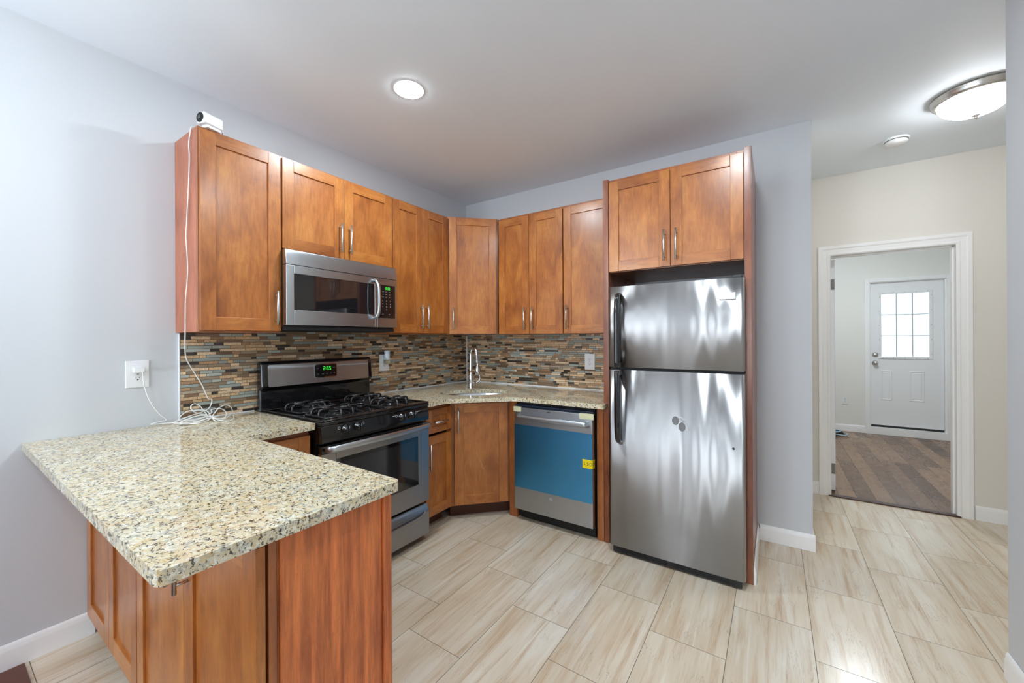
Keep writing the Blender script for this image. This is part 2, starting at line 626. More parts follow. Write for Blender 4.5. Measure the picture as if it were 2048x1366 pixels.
def digits(s, h, x, y, z, depth=0.0008):
    """seven segment digits on a plane facing -y, in the local frame of a thing; centre x, z"""
    m = MB()
    w = h * 0.5
    t = h * 0.13
    adv = h * 0.72
    total = sum(adv if ch != ':' else h * 0.3 for ch in s)
    cx = x - total / 2 + adv / 2 - h * 0.02
    for ch in s:
        if ch == ':':
            cx -= adv / 2 - h * 0.12
            for dz in (-0.2, 0.2):
                m.box(cx - t / 2, cx + t / 2, y - depth, y, z + dz * h - t / 2, z + dz * h + t / 2)
            cx += adv / 2 + h * 0.18
            continue
        a, b = cx - w / 2, cx + w / 2
        lo, mid, hi = z - h / 2, z, z + h / 2
        for sg in SEGS[ch]:
            q = {'a': (a, b, hi - t, hi), 'd': (a, b, lo, lo + t), 'g': (a, b, mid - t / 2, mid + t / 2),
                 'f': (a, a + t, mid, hi), 'b': (b - t, b, mid, hi), 'e': (a, a + t, lo, mid), 'c': (b - t, b, lo, mid)}[sg]
            m.box(q[0], q[1], y - depth, y, q[2], q[3])
        cx += adv
    return m


# ================================================================== SETTING
XR = 3.372           # face of the partition on the right
YB = -6.6            # living room's far end, behind the camera
XE = 5.2             # hall's right end
YH = 1.18            # hall's far wall
YF = 4.25            # far room's outer wall
XK = 2.811           # right end of the kitchen's back wall
T0 = -2.858          # edge of the floor tile

m = MB().box(-0.1, XE, T0, YH + 0.02, -0.1, 0)
struct(m.build('floor', 'tile'))
m = MB().box(-0.1, XE, YB - 0.1, T0, -0.1, -0.001)
struct(m.build('floor_wood_living', 'planks_red'))
m = MB().box(1.6, XE, YH + 0.02, YF + 0.12, -0.1, -0.001)
struct(m.build('floor_wood_beyond', 'planks'))
m = MB().box(-0.12, XE + 0.1, YB - 0.12, YF + 0.12, H, H + 0.1)
struct(m.build('ceiling', 'ceil'))
struct(MB().box(-0.12, 0, YB - 0.1, 0.12, 0, H).build('wall_left', 'wall'))
struct(MB().box(0, XK, 0, 0.12, 0, H).build('wall_back', 'wall'))
struct(MB().box(XK - 0.12, XK, 0.12, YH, 0, H).build('wall_hall_left', 'beige'))
struct(MB().box(XR, XR + 0.12, YB, -0.745, 0, H).build('wall_right', 'wall'))
# hall far wall with the opening
OX0, OX1, OZ = 3.012, 3.742, 2.028
m = MB().box(XK - 0.12, OX0 - 0.018, YH, YH + 0.12, 0, H).box(OX1 + 0.018, XE, YH, YH + 0.12, 0, H).box(OX0 - 0.018, OX1 + 0.018, YH, YH + 0.12, OZ + 0.018, H)
struct(m.build('wall_hall', 'beige'))
struct(MB().box(XE, XE + 0.1, -0.745, YF + 0.1, 0, H).build('wall_hall_right', 'beige'))
struct(MB().box(XR + 0.12, XE, -0.865, -0.745, 0, H).build('wall_hall_front', 'beige'))
# far room
DX0, DX1, DZ0, DZ1 = 3.735, 4.45, 0.115, 2.09
m = MB().box(1.6, DX0 - 0.03, YF, YF + 0.12, 0, H).box(DX1 + 0.03, XE, YF, YF + 0.12, 0, H).box(DX0 - 0.03, DX1 + 0.03, YF, YF + 0.12, DZ1 + 0.03, H).box(DX0 - 0.03, DX1 + 0.03, YF, YF + 0.12, 0, 0.02)
struct(m.build('wall_far', 'farwall'))
struct(MB().box(1.5, 1.6, YH + 0.12, YF + 0.1, 0, H).build('wall_far_left', 'farwall'))
struct(MB().box(1.6, XK - 0.12, YH, YH + 0.12, 0, H).build('wall_far_near', 'farwall'))
# living room end wall with two windows
WZ0, WZ1 = 0.45, 2.25
WINS = [(0.28, 1.22), (1.98, 2.78)]
m = MB().box(-0.1, WINS[0][0], YB - 0.12, YB, 0, H).box(WINS[0][1], WINS[1][0], YB - 0.12, YB, 0, H).box(WINS[1][1], XR + 0.1, YB - 0.12, YB, 0, H)
for a, b in WINS:
    m.box(a, b, YB - 0.12, YB, 0, WZ0).box(a, b, YB - 0.12, YB, WZ1, H)
struct(m.build('wall_living', 'wall'))
for k, (a, b) in enumerate(WINS):
    m = MB()
    f = 0.045
    m.box(a, a + f, YB - 0.08, YB - 0.03, WZ0, WZ1).box(b - f, b, YB - 0.08, YB - 0.03, WZ0, WZ1)
    m.box(a, b, YB - 0.08, YB - 0.03, WZ0, WZ0 + f).box(a, b, YB - 0.08, YB - 0.03, WZ1 - f, WZ1).box(a, b, YB - 0.08, YB - 0.03, 1.33, 1.38)
    for p, q in ((a - 0.07, a), (b, b + 0.07)):
        m.box(p, q, YB, YB + 0.018, WZ0 - 0.07, WZ1 + 0.07)
    m.box(a, b, YB, YB + 0.018, WZ1, WZ1 + 0.07).box(a, b, YB, YB + 0.018, WZ0 - 0.07, WZ0)
    fr = struct(m.build('window_%d' % (k + 2), 'trim'))
    MB().box(a + f, b - f, YB - 0.06, YB - 0.055, WZ0 + f, WZ1 - f).build('pane', 'winpane', fr)


def baseboard(name, p, q, nrm, h=0.105, th=0.013, z0=0.0):
    """moulded skirting from p to q (xy), standing out along nrm"""
    p, q, nv = Vector((*p, z0)), Vector((*q, z0)), Vector((*nrm, 0))
    prof = [(0, 0), (th, 0), (th, h - 0.030), (th * 0.72, h - 0.022), (th * 0.72, h - 0.012), (th * 0.35, h), (0, h)]
    m = MB()
    m.prism([p + nv * a + Vector((0, 0, b)) for a, b in prof], q - p)
    return struct(m.build(name, 'trim', None, 0.0015, 1))


baseboard('baseboard_left', (0, YB), (0, -2.652), (1, 0))
baseboard('baseboard_back', (2.5265, 0), (XK + 0.013, 0), (0, -1))
baseboard('baseboard_back_end', (XK, 0.0005), (XK, YH - 0.0135), (1, 0))
baseboard('baseboard_hall', (XK, YH), (2.93, YH), (0, -1))
baseboard('baseboard_hall_right', (3.834, YH), (XE, YH), (0, -1))
baseboard('baseboard_right', (XR, YB), (XR, -0.745), (-1, 0))
baseboard('baseboard_far', (1.6, YF), (3.667, YF), (0, -1), 0.10)


def casing(name, x0, x1, zt, y, w=0.082, th=0.017, z0=0.0, mat='trim'):
    """moulded door casing round an opening on a wall facing -y: two legs and a head, mitred"""
    prof = [(0, 0.35), (0.10, 0.75), (0.22, 0.75), (0.30, 0.55), (0.62, 0.70), (0.72, 1.0), (1.0, 1.0)]
    m = MB()
    path = [(Vector((x0, 0, z0)), Vector((-1, 0, 0))), (Vector((x0, 0, zt)), Vector((-1, 0, 1))), (Vector((x1, 0, zt)), Vector((1, 0, 1))), (Vector((x1, 0, z0)), Vector((1, 0, 0)))]
    rows = []
    for base, d in path:
        row = [m.bm.verts.new((base.x + d.x * w * a, y - th * b, base.z + d.z * w * a)) for a, b in prof]
        row.append(m.bm.verts.new((base.x + d.x * w, y, base.z + d.z * w)))
        row.insert(0, m.bm.verts.new((base.x, y, base.z)))
        rows.append(row)
    for A, B in zip(rows, rows[1:]):
        for i in range(len(A) - 1):
            m.bm.faces.new([A[i], A[i + 1], B[i + 1], B[i]])
    m.bm.faces.new(rows[0])
    m.bm.faces.new(list(reversed(rows[-1])))
    return struct(m.build(name, mat))


casing('trim_1', OX0, OX1, OZ, YH)
# jamb lining with the stop bead
m = MB().box(OX0 - 0.018, OX0, YH - 0.004, YH + 0.124, 0, OZ).box(OX1, OX1 + 0.018, YH - 0.004, YH + 0.124, 0, OZ).box(OX0 - 0.018, OX1 + 0.018, YH - 0.004, YH + 0.124, OZ, OZ + 0.018)
m.box(OX1 - 0.011, OX1, YH + 0.035, YH + 0.072, 0, OZ).box(OX0, OX1, YH + 0.035, YH + 0.072, OZ - 0.011, OZ)
struct(m.build('trim_2', 'trim', None, 0.0015, 1))
# dark threshold strip
struct(MB().box(OX0 - 0.02, OX1 + 0.02, YH - 0.022, YH + 0.035, -0.002, 0.010).build('trim_3', plain('threshold_wood', lin(70, 44, 36), 0.4), None, 0.004, 2))
# strip closing the tile by the living room
struct(MB().box(0.013, 1.5, T0 - 0.10, T0, -0.002, 0.006).build('trim_4', plain('reducer_strip_wood', lin(92, 46, 30), 0.35), None, 0.003, 2))

# open door leaf, seen on its hinge edge
dl = struct(MB().box(3.018, 3.053, YH + 0.125, YH + 0.84, 0.012, OZ - 0.012).build('door_1', 'doorwhite', None, 0.002, 1))
dl['label'] = 'white interior door swung open, seen on its hinged edge'
for z in (1.80, 0.20):
    m = MB().box(3.020, 3.051, YH + 0.122, YH + 0.1262, z - 0.045, z + 0.045)
    m.tube([(3.016, YH + 0.118, z - 0.045), (3.016, YH + 0.118, z + 0.045)], 0.006, 8)
    for dz in (-0.028, 0.0, 0.028):
        m.tube([(3.037, YH + 0.1225, z + dz), (3.037, YH + 0.1205, z + dz)], 0.004, 8)
    m.build('hinge', plain('dull_hinge_steel', (0.22, 0.21, 0.20), 0.45, 0.6), dl)

# exterior door of the far room
YD = YF + 0.03       # face of the slab, set back in its frame
m = MB()
# frame: jambs, head, sill board, flat casing
m.box(DX0 - 0.068, DX0 - 0.014, YF - 0.02, YF, 0.0, DZ1 + 0.062).box(DX1 + 0.014, DX1 + 0.40, YF - 0.02, YF, 0, DZ1 + 0.062)
m.box(DX0 - 0.014, DX1 + 0.014, YF - 0.02, YF, DZ1 + 0.012, DZ1 + 0.062)
m.box(DX0 - 0.03, DX0 - 0.003, YF - 0.004, YF + 0.1, 0, DZ1 + 0.03).box(DX1 + 0.003, DX1 + 0.03, YF - 0.004, YF + 0.1, 0, DZ1 + 0.03)
m.box(DX0 - 0.03, DX1 + 0.03, YF - 0.004, YF + 0.1, DZ1 + 0.003, DZ1 + 0.03)
m.box(DX0 - 0.03, DX1 + 0.02, YF - 0.018, YF + 0.1, 0.0, 0.098)
d2 = struct(m.build('door_2', 'trim', None, 0.002, 1))
d2['label'] = 'white exterior door with a nine-pane window in its upper half'
GX0, GX1, GZ0, GZ1 = 3.845, 4.318, 1.075, 1.935
m = MB()
m.box(DX0, GX0 - 0.012, YD, YD + 0.042, DZ0 + 0.012, DZ1).box(GX1 + 0.012, DX1, YD, YD + 0.042, DZ0 + 0.012, DZ1)
m.box(GX0 - 0.012, GX1 + 0.012, YD, YD + 0.042, DZ0 + 0.012, GZ0 - 0.012).box(GX0 - 0.012, GX1 + 0.012, YD, YD + 0.042, GZ1 + 0.012, DZ1)
slab = m.build('door_slab', 'doorwhite', d2)
m = MB()
f = 0.03
for a, b, c_, d_ in ((GX0 - f, GX0 + 0.004, GZ0 - f, GZ1 + f), (GX1 - 0.004, GX1 + f, GZ0 - f, GZ1 + f)):
    m.box(a, b, YD - 0.010, YD + 0.004, c_, d_)
m.box(GX0 + 0.004, GX1 - 0.004, YD - 0.010, YD + 0.004, GZ0 - f, GZ0 + 0.004).box(GX0 + 0.004, GX1 - 0.004, YD - 0.010, YD + 0.004, GZ1 - 0.004, GZ1 + f)
m.build('lite_frame', 'doorwhite', slab, 0.003, 2)
m = MB()
for i in (1, 2):
    x = GX0 + (GX1 - GX0) * i / 3
    m.box(x - 0.007, x + 0.007, YD + 0.006, YD + 0.018, GZ0, GZ1)
    z = GZ0 + (GZ1 - GZ0) * i / 3
    m.box(GX0, GX1, YD + 0.0065, YD + 0.0175, z - 0.006, z + 0.006)
m.build('muntin_grille', plain('grille_grey_white', lin(206, 212, 216), 0.4), slab)
MB().box(GX0 - 0.01, GX1 + 0.01, YD + 0.019, YD + 0.024, GZ0 - 0.01, GZ1 + 0.01).build('window_pane', 'doorpane', slab)
m = MB()
for i in range(5):
    for zz in (GZ0 - 0.018, GZ1 + 0.018):
        x = GX0 + (GX1 - GX0) * (i + 0.15) / 4.3
        m.tube([(x, YD - 0.012, zz), (x, YD - 0.0098, zz)], 0.004, 8)
    for xx in (GX0 - 0.018, GX1 + 0.018):
        z = GZ0 + (GZ1 - GZ0) * (i + 0.2) / 4.4
        m.tube([(xx, YD - 0.012, z), (xx, YD - 0.0098, z)], 0.004, 8)
m.build('screw_caps', 'plastic_grey', slab)
for xa, xb in ((3.842, 3.955), (4.125, 4.27)):
    za, zb = 0.475, 0.885
    m = MB()
    # raised panel: sunk groove ring and raised field
    def ringp(i0, y):
        return [(xa + i0, y, za + i0), (xb - i0, y, za + i0), (xb - i0, y, zb - i0), (xa + i0, y, zb - i0)]
    levels = [(0.0, YD - 0.0005), (0.006, YD - 0.006), (0.014, YD - 0.006), (0.022, YD - 0.001), (0.034, YD - 0.007)]
    rows = [[m.bm.verts.new(p) for p in ringp(i0, y)] for i0, y in levels]
    for A, B in zip(rows, rows[1:]):
        for i in range(4):
            m.bm.faces.new([A[i], A[(i + 1) % 4], B[(i + 1) % 4], B[i]])
    m.bm.faces.new(rows[-1])
    m.build('raised_panel', 'doorwhite', slab)
for z, nm in ((0.985, 'door_knob'), (1.10, 'deadbolt')):
    m = MB()
    pr = [(0.0, -0.062), (0.020, -0.060), (0.027, -0.048), (0.024, -0.034), (0.011, -0.026), (0.011, -0.012), (0.031, -0.008), (0.033, 0.0)] if nm == 'door_knob' else \
         [(0.0, -0.022), (0.016, -0.022), (0.019, -0.016), (0.020, -0.010), (0.030, -0.008), (0.032, 0.0)]
    m.lathe(pr, (3.783, YD, z), 'y', 24)
    m.build(nm, 'nickel', slab)
# dark weather gap under the slab
MB().box(DX0 - 0.003, DX1 + 0.003, YD + 0.004, YD + 0.03, 0.097, DZ0 + 0.013).build('bottom_seal', 'slot', d2)

# caulk lines closing the counters and the corner
def caulk_line(name, x0, x1, y0, y1, z0, z1):
    return struct(MB().box(x0, x1, y0, y1, z0, z1).build(name, 'caulk', None, 0.002, 2))


# ================================================================== BACKSPLASH
TILE_COLS = [
    # colour, stone?, weight
    (lin(62, 54, 48), 0, 15), (lin(126, 100, 76), 0, 15), (lin(146, 128, 106), 0, 10),
    (lin(152, 160, 154), 0, 13), (lin(168, 174, 166), 0, 7),
    (lin(206, 172, 132), 1, 15), (lin(220, 194, 160), 1, 13), (lin(172, 136, 102), 1, 12), (lin(180, 164, 142), 1, 6)]


def mosaic(name, length, z0, z1, place, rnd):
    """rows of short strips; place(s, n, z) -> world point, s along the wall, n out of it"""
    bm = bmesh.new()
    lay = bm.loops.layers.float_color.new('tile')
    pitch, gap, out = 0.0171, 0.0017, 0.0085
    pop = [(c_, s_) for c_, s_, w_ in TILE_COLS for _ in range(w_)]
    z = z0
    while z < z1 - 0.004:
        za, zb = z, min(z + pitch - gap, z1)
        s = -rnd.random() * 0.06
        while s < length:
            L = rnd.choice((0.03, 0.045, 0.06, 0.06, 0.075, 0.09, 0.11, 0.13))
            a, b = max(s, 0), min(s + L - gap, length)
            c_, st = rnd.choice(pop)
            if L > 0.1 and st == 0 and c_[0] < 0.06:
                c_, st = rnd.choice(pop)
            if b - a > 0.003:
                k = rnd.uniform(0.86, 1.14)
                colr = tuple(min(1, x * k) for x in c_)
                e = 0.0008
                base = [place(a, 0.005, za), place(b, 0.005, za), place(b, 0.005, zb), place(a, 0.005, zb)]
                top = [place(a + e, out, za + e), place(b - e, out, za + e), place(b - e, out, zb - e), place(a + e, out, zb - e)]
                vb = [bm.verts.new(p) for p in base]
                vt = [bm.verts.new(p) for p in top]
                fs = [bm.faces.new(vt)] + [bm.faces.new([vb[i], vb[(i + 1) % 4], vt[(i + 1) % 4], vt[i]]) for i in range(4)]
                for f_ in fs:
                    f_.material_index = 0
                    for lp in f_.loops:
                        lp[lay] = (*[max(0, x) ** (1 / 1.0) for x in colr], float(st))
            s += L
        z += pitch
    # grout bed
    pb = [place(0, 0.0005, z0 - 0.002), place(length, 0.0005, z0 - 0.002), place(length, 0.0005, z1), place(0, 0.0005, z1)]
    pt = [place(0, 0.0065, z0 - 0.002), place(length, 0.0065, z0 - 0.002), place(length, 0.0065, z1), place(0, 0.0065, z1)]
    vb = [bm.verts.new(p) for p in pb]
    vt = [bm.verts.new(p) for p in pt]
    fs = [bm.faces.new(vt), bm.faces.new(list(reversed(vb)))] + [bm.faces.new([vb[i], vb[(i + 1) % 4], vt[(i + 1) % 4], vt[i]]) for i in range(4)]
    for f_ in fs:
        f_.material_index = 1
    bmesh.ops.recalc_face_normals(bm, faces=bm.faces)
    me = bpy.data.meshes.new(name)
    bm.to_mesh(me)
    bm.free()
    me.materials.append(M['mosaic'])
    me.materials.append(M['grout'])
    o = bpy.data.objects.new(name, me)
    COL.objects.link(o)
    return o


rnd = random.Random(11)
o = mosaic('tile_backsplash', 2.335, 0.919, 1.432, lambda s, nn, z: Vector((nn, -2.335 + s, z)), rnd)
tag(o, 'brown and grey mosaic strip tile on the left wall behind the stove', 'backsplash')
o = mosaic('tile_backsplash', 1.66, 0.919, 1.378, lambda s, nn, z: Vector((0.0095 + s, -nn, z)), rnd)
tag(o, 'brown and grey mosaic strip tile on the back wall behind the faucet', 'backsplash')
caulk_line('trim_5', 0.0005, 0.010, -2.343, -2.3355, 0.915, 1.378)
caulk_line('trim_6', 0.0085, 0.017, -0.0185, -0.0085, 0.923, 1.375)
caulk_line('trim_7', 0.0085, 0.016, -1.19, -0.0085, 0.9142, 0.9225)
caulk_line('trim_8', 0.0165, 1.673, -0.016, -0.0085, 0.9142, 0.9225)
caulk_line('trim_9', 0.0085, 0.015, -2.335, -1.982, 0.9142, 0.921)


# ================================================================== COUNTERS
def slab_from_outline(name, outline, hole=None, z0=ZC - 0.031, z1=ZC):
    """granite slab from an xy outline, with an optional hole"""
    bm = bmesh.new()
    def loop(pts):
        vs = [bm.verts.new((p[0], p[1], z1)) for p in pts]
        return [bm.edges.new((vs[i], vs[(i + 1) % len(vs)])) for i in range(len(vs))]
    ed = loop(outline)
    if hole:
        ed += loop(hole)
    bmesh.ops.triangle_fill(bm, use_beauty=True, edges=ed)
    ext = bmesh.ops.extrude_face_region(bm, geom=list(bm.faces))
    bmesh.ops.translate(bm, vec=(0, 0, z0 - z1), verts=[g for g in ext['geom'] if isinstance(g, bmesh.types.BMVert)])
    m = MB()
    m.bm.free()
    m.bm = bm
    return m.build(name, 'granite', None, 0.0045, 3, 50)


def rounded(pts, rad):
    """round some corners of an outline: pts [(x, y, r)]"""
    out = []
    k = len(pts)
    for i, p in enumerate(pts):
        r = p[2] if len(p) > 2 else rad
        P = Vector(p[:2])
        A = (Vector(pts[i - 1][:2]) - P).normalized()
        B = (Vector(pts[(i + 1) % k][:2]) - P).normalized()
        if r <= 0:
            out.append((P.x, P.y))
            continue
        ang = A.angle(B)
        t = r / math.tan(ang / 2)
        for s in range(7):
            q = s / 6
            a, b = P + A * t, P + B * t
            w = (1 - q) ** 2 * a + 2 * q * (1 - q) * P + q * q * b
            out.append((w.x, w.y))
    return out


left_out = rounded([(0.001, -2.862, 0), (1.67, -2.862, 0.022), (1.67, -2.293, 0.022), (0.666, -2.293, 0), (0.666, -1.978, 0.012), (0.001, -1.978, 0)], 0)
o = slab_from_outline('granite_countertop', left_out)
tag(o, 'cream granite peninsula countertop with dark specks, running left of the stove', 'countertop')

SC_ = Vector((0.612, -0.618))                    # sink centre
e1, e2 = Vector((0.7071, 0.7071)), Vector((0.7071, -0.7071))
def sink_pt(a, r1, r2):
    return SC_ + e1 * (r1 * math.cos(a)) + e2 * (r2 * math.sin(a))
RS1, RS2 = 0.285, 0.181
hole = [tuple(sink_pt(2 * PI * i / 48, RS1, RS2)) for i in range(48)]
right_out = rounded([(0.001, -0.001, 0), (0.001, -1.195, 0), (0.672, -1.195, 0.012), (0.676, -1.01, 0.10), (1.03, -0.672, 0.12), (1.700, -0.664, 0.03), (1.700, -0.605, 0), (1.673, -0.605, 0), (1.673, -0.001, 0)], 0)
o = slab_from_outline('granite_countertop', right_out, hole)
tag(o, 'cream granite corner countertop around the sink, over the dishwasher', 'countertop')

# undermount oval sink
sk = thing('kitchen_sink', 'small oval stainless sink set under the corner counter', 'sink', (SC_.x, SC_.y, 0.0), 45)
m = MB()
prof = [(1.0, 0.8825), (1.0, 0.880), (0.985, 0.87), (0.93, 0.77), (0.82, 0.728), (0.5, 0.718), (0.12, 0.714)]
rings = [[m.bm.verts.new((math.cos(2 * PI * j / 48) * RS1 * k, math.sin(2 * PI * j / 48) * RS2 * k, z)) for j in range(48)] for k, z in prof]
for A, B in zip(rings, rings[1:]):
    for j in range(48):
        f_ = m.bm.faces.new([A[j], A[(j + 1) % 48], B[(j + 1) % 48], B[j]])
        f_.smooth = True
m.bm.faces.new(rings[-1])
m.build('basin', 'sink', sk)
MB().lathe([(0.0, 0.7155), (0.012, 0.7155), (0.03, 0.717), (0.036, 0.7195), (0.038, 0.716)], (0, 0, 0), 'z', 24).build('drain', 'chrome', sk)

# faucet
fb = (0.415, -0.44)
fa = thing('kitchen_faucet', 'chrome pull-down gooseneck faucet behind the corner sink', 'faucet', (fb[0], fb[1], ZC), -24)
# local frame: -y... x points to the sink
MB().lathe([(0.030, 0.0), (0.031, 0.004), (0.024, 0.010), (0.021, 0.02), (0.022, 0.055), (0.0195, 0.11), (0.016, 0.15), (0.0, 0.15)], (0, 0, 0), 'z', 28).build('faucet_body', 'chrome', fa)
arc = [(0, 0, 0.14), (0, 0, 0.20), (0, 0, 0.285)] + [(0.055 - 0.055 * math.cos(a), 0, 0.295 + 0.062 * math.sin(a)) for a in [PI * i / 10 for i in range(1, 10)]] + [(0.112, 0, 0.285), (0.120, 0, 0.245), (0.124, 0, 0.215)]
MB().tube(smooth_path(arc, 4), 0.0115, 14).build('gooseneck_spout', 'chrome', fa)
MB().lathe([(0.0, 0.0), (0.017, 0.0), (0.0195, 0.006), (0.019, 0.05), (0.0135, 0.075), (0.0125, 0.105), (0.0, 0.105)], (0.1265, 0, 0.125), 'z', 24).build('spray_head', 'chrome', fa)
m = MB()
m.tube([(0.0, 0.012, 0.047), (0.0, 0.045, 0.047)], 0.013, 16)
m.tube(smooth_path([(0.0, 0.045, 0.047), (0.004, 0.062, 0.050), (0.010, 0.078, 0.066), (0.012, 0.082, 0.09), (0.010, 0.080, 0.112)], 5), [0.0105] * 6 + [0.0075] * 6 + [0.006] * 6 + [0.0068] * 3, 12)
m.build('lever_handle', 'chrome', fa)


# ================================================================== CABINETS
DT = 0.021           # door thickness


def bar_handle(parent, x, y, z0, z1, horizontal=False):
    """brushed bar pull on two posts; front plane of its door at y (local, front is -y)"""
    m = MB()
    yo = y - 0.031
    if horizontal:
        m.tube([(x - z0 / 2, yo, z1), (x + z0 / 2, yo, z1)], 0.0058, 12)
        for s in (-1, 1):
            m.tube([(x + s * (z0 / 2 - 0.026), y + 0.001, z1), (x + s * (z0 / 2 - 0.026), yo, z1)], 0.0042, 10)
    else:
        m.tube([(x, yo, z0), (x, yo, z1)], 0.0058, 12)
        for z in (z0 + 0.024, z1 - 0.024):
            m.tube([(x, y + 0.001, z), (x, yo, z)], 0.0042, 10)
    return m.build('handle', 'nickel', parent)


def shaker(root, name, x0, x1, z0, z1, yf, sw=0.064, rt=0.060, rb=0.066, th=DT, rec=0.0085):
    """shaker door or drawer front: frame (stiles, rails) with a sunk panel as its own sub-part. Front at y=yf."""
    m = MB()
    yb = yf + th
    m.mi = 0
    m.box(x0, x0 + sw, yf, yb, z0, z1).box(x1 - sw, x1, yf, yb, z0, z1)
    m.mi = 1
    m.box(x0 + sw, x1 - sw, yf, yb, z1 - rt, z1).box(x0 + sw, x1 - sw, yf, yb, z0, z0 + rb)
    d = m.build(name, ['wood_v', 'wood_h'], root, 0.0016, 2)
    MB().box(x0 + sw - 0.004, x1 - sw + 0.004, yf + rec, yb - 0.003, z0 + rb - 0.004, z1 - rt + 0.004).build(
        'door_panel' if name == 'door' else 'front_panel', 'wood_v', d)
    return d


def carcass(root, w, d, z0, z1, side='wood_box', open_=False):
    """cabinet body: sides, bottom, top, back and a face frame in front; origin back left, front at y=-d"""
    m = MB()
    t = 0.016
    m.box(0, t, -d + 0.019, -0.002, z0, z1).box(w - t, w, -d + 0.019, -0.002, z0, z1)
    m.box(t, w - t, -d + 0.019, -0.002, z0, z0 + t).box(t, w - t, -d + 0.019, -0.002, z1 - t, z1).box(t, w - t, -0.008, -0.002, z0 + t, z1 - t)
    m.build('cabinet_body', side, root)
    f = MB()
    s = 0.036
    f.box(0, s, -d, -d + 0.019, z0, z1).box(w - s, w, -d, -d + 0.019, z0, z1)
    f.box(s, w - s, -d, -d + 0.019, z1 - s, z1).box(s, w - s, -d, -d + 0.019, z0, z0 + s)
    return f.build('face_frame', 'wood_box', root, 0.001, 1)


UZ0, UZ1 = 1.382, 2.377          # wall cabinets
UD = 0.302                       # their depth
# --- left wall: local x runs along +y
def left_cab(y0, y1, label, z0=UZ0, doors=1, hand=(), side='wood_box'):
    w = y1 - y0
    r = thing('wall_cabinet', label, 'cabinet', (0, y0, 0), 90, 'upper cabinets')
    carcass(r, w, UD, z0, UZ1, side)
    yf = -UD - DT - 0.001
    g = 0.003
    zt, zb = UZ1 - 0.014, z0 + 0.008
    if doors == 1:
        spans = [(g, w - g)]
    else:
        spans = [(g, w / 2 - 0.0015), (w / 2 + 0.0015, w - g)]
    for (a, b), hx in zip(spans, hand):
        d = shaker(r, 'door', a, b, zb, zt, yf)
        x = a + hx if hx > 0 else b + hx
        bar_handle(d, x, yf, zb + 0.034, zb + 0.219)
    return r


left_cab(-2.352, -1.974, 'tall single-door wooden wall cabinet at the left end, white camera on top', UZ0, 1, (-0.032,), 'wood_red')
left_cab(-1.971, -1.204, 'short two-door wooden wall cabinet above the microwave', 1.848, 2, (-0.032, 0.032))
left_cab(-1.201, -0.614, 'narrow two-door wooden wall cabinet just right of the microwave', UZ0, 2, (-0.030, 0.030))

# --- diagonal corner wall cabinet
r = thing('wall_cabinet', 'angled single-door wooden wall cabinet in the corner above the sink', 'cabinet', (0, 0, 0), 0, 'upper cabinets')
m = MB()
m.prism([(0.002, -0.002, UZ0), (0.002, -0.612, UZ0), (0.305, -0.612, UZ0), (0.612, -0.305, UZ0), (0.612, -0.002, UZ0)], (0, 0, UZ1 - UZ0 + 0.004))
m.build('cabinet_body', 'wood_box', r)
a45 = Vector((0.305, -0.612, 0))
dg_ = bpy.data.objects.new('door', None)
W45 = 0.434
mm = Matrix.Translation(a45) @ Matrix.Rotation(R(45), 4, 'Z')


def put_under(obj, mat):
    obj.data.transform(mat)
    for ch in obj.children:
        ch.data.transform(mat)


bpy.data.objects.remove(dg_)
d = shaker(r, 'door', 0.016, W45 - 0.016, UZ0 + 0.004, UZ1 - 0.006, -DT - 0.001)
bar_handle(d, 0.048, -DT - 0.001, UZ0 + 0.04, UZ0 + 0.225)
put_under(d, mm)


# --- back wall: local x along +x
def back_cab(x0, x1, label, doors, hand, z0=UZ0, z1=UZ1, dep=UD, nm='wall_cabinet'):
    w = x1 - x0
    r = thing(nm, label, 'cabinet', (x0, 0, 0), 0, 'upper cabinets')
    carcass(r, w, dep, z0, z1)
    yf = -dep - DT - 0.001
    g = 0.003
    spans = [(g, w - g)] if doors == 1 else [(g, w / 2 - 0.0015), (w / 2 + 0.0015, w - g)]
    for (a, b), hx in zip(spans, hand):
        d = shaker(r, 'door', a, b, z0 + 0.004, z1 - 0.020, yf)
        x = a + hx if hx > 0 else b + hx
        bar_handle(d, x, yf, z0 + 0.036, z0 + 0.221)
    return r


back_cab(0.632, 1.246, 'two-door wooden wall cabinet on the back wall, right of the corner one', 2, (-0.033, 0.036), UZ0 - 0.004)
back_cab(1.249, 1.673, 'single-door wooden wall cabinet directly left of the fridge enclosure', 1, (0.034,), UZ0 - 0.004)
back_cab(1.713, 2.479, 'two-door wooden cabinet above the refrigerator', 2, (-0.030, 0.034), 1.770, 2.377, 0.578, 'fridge_top_cabinet')

# --- panels round the fridge
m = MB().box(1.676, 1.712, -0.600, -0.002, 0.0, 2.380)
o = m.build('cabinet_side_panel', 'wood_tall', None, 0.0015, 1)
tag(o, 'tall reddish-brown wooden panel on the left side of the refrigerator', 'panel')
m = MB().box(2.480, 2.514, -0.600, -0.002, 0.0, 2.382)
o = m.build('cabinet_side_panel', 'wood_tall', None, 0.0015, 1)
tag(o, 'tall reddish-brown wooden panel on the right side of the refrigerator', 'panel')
baseboard('baseboard_fridge_panel', (2.5145, -0.598), (2.5145, -0.013), (1, 0))
m = MB().box(1.627, 1.674, -0.600, -0.10, 0.0, 0.880)
tag(m.build('cabinet_filler', 'wood_box', None, 0.0015, 1), 'narrow wooden filler strip right of the dishwasher', 'filler')
m = MB().box(0.928, 0.999, -0.606, -0.10, 0.0, 0.880)
tag(m.build('cabinet_filler', 'wood_box', None, 0.0015, 1), 'narrow wooden filler strip left of the dishwasher', 'filler')

# --- base cabinets
BZ1 = ZC - 0.033
BD = 0.606


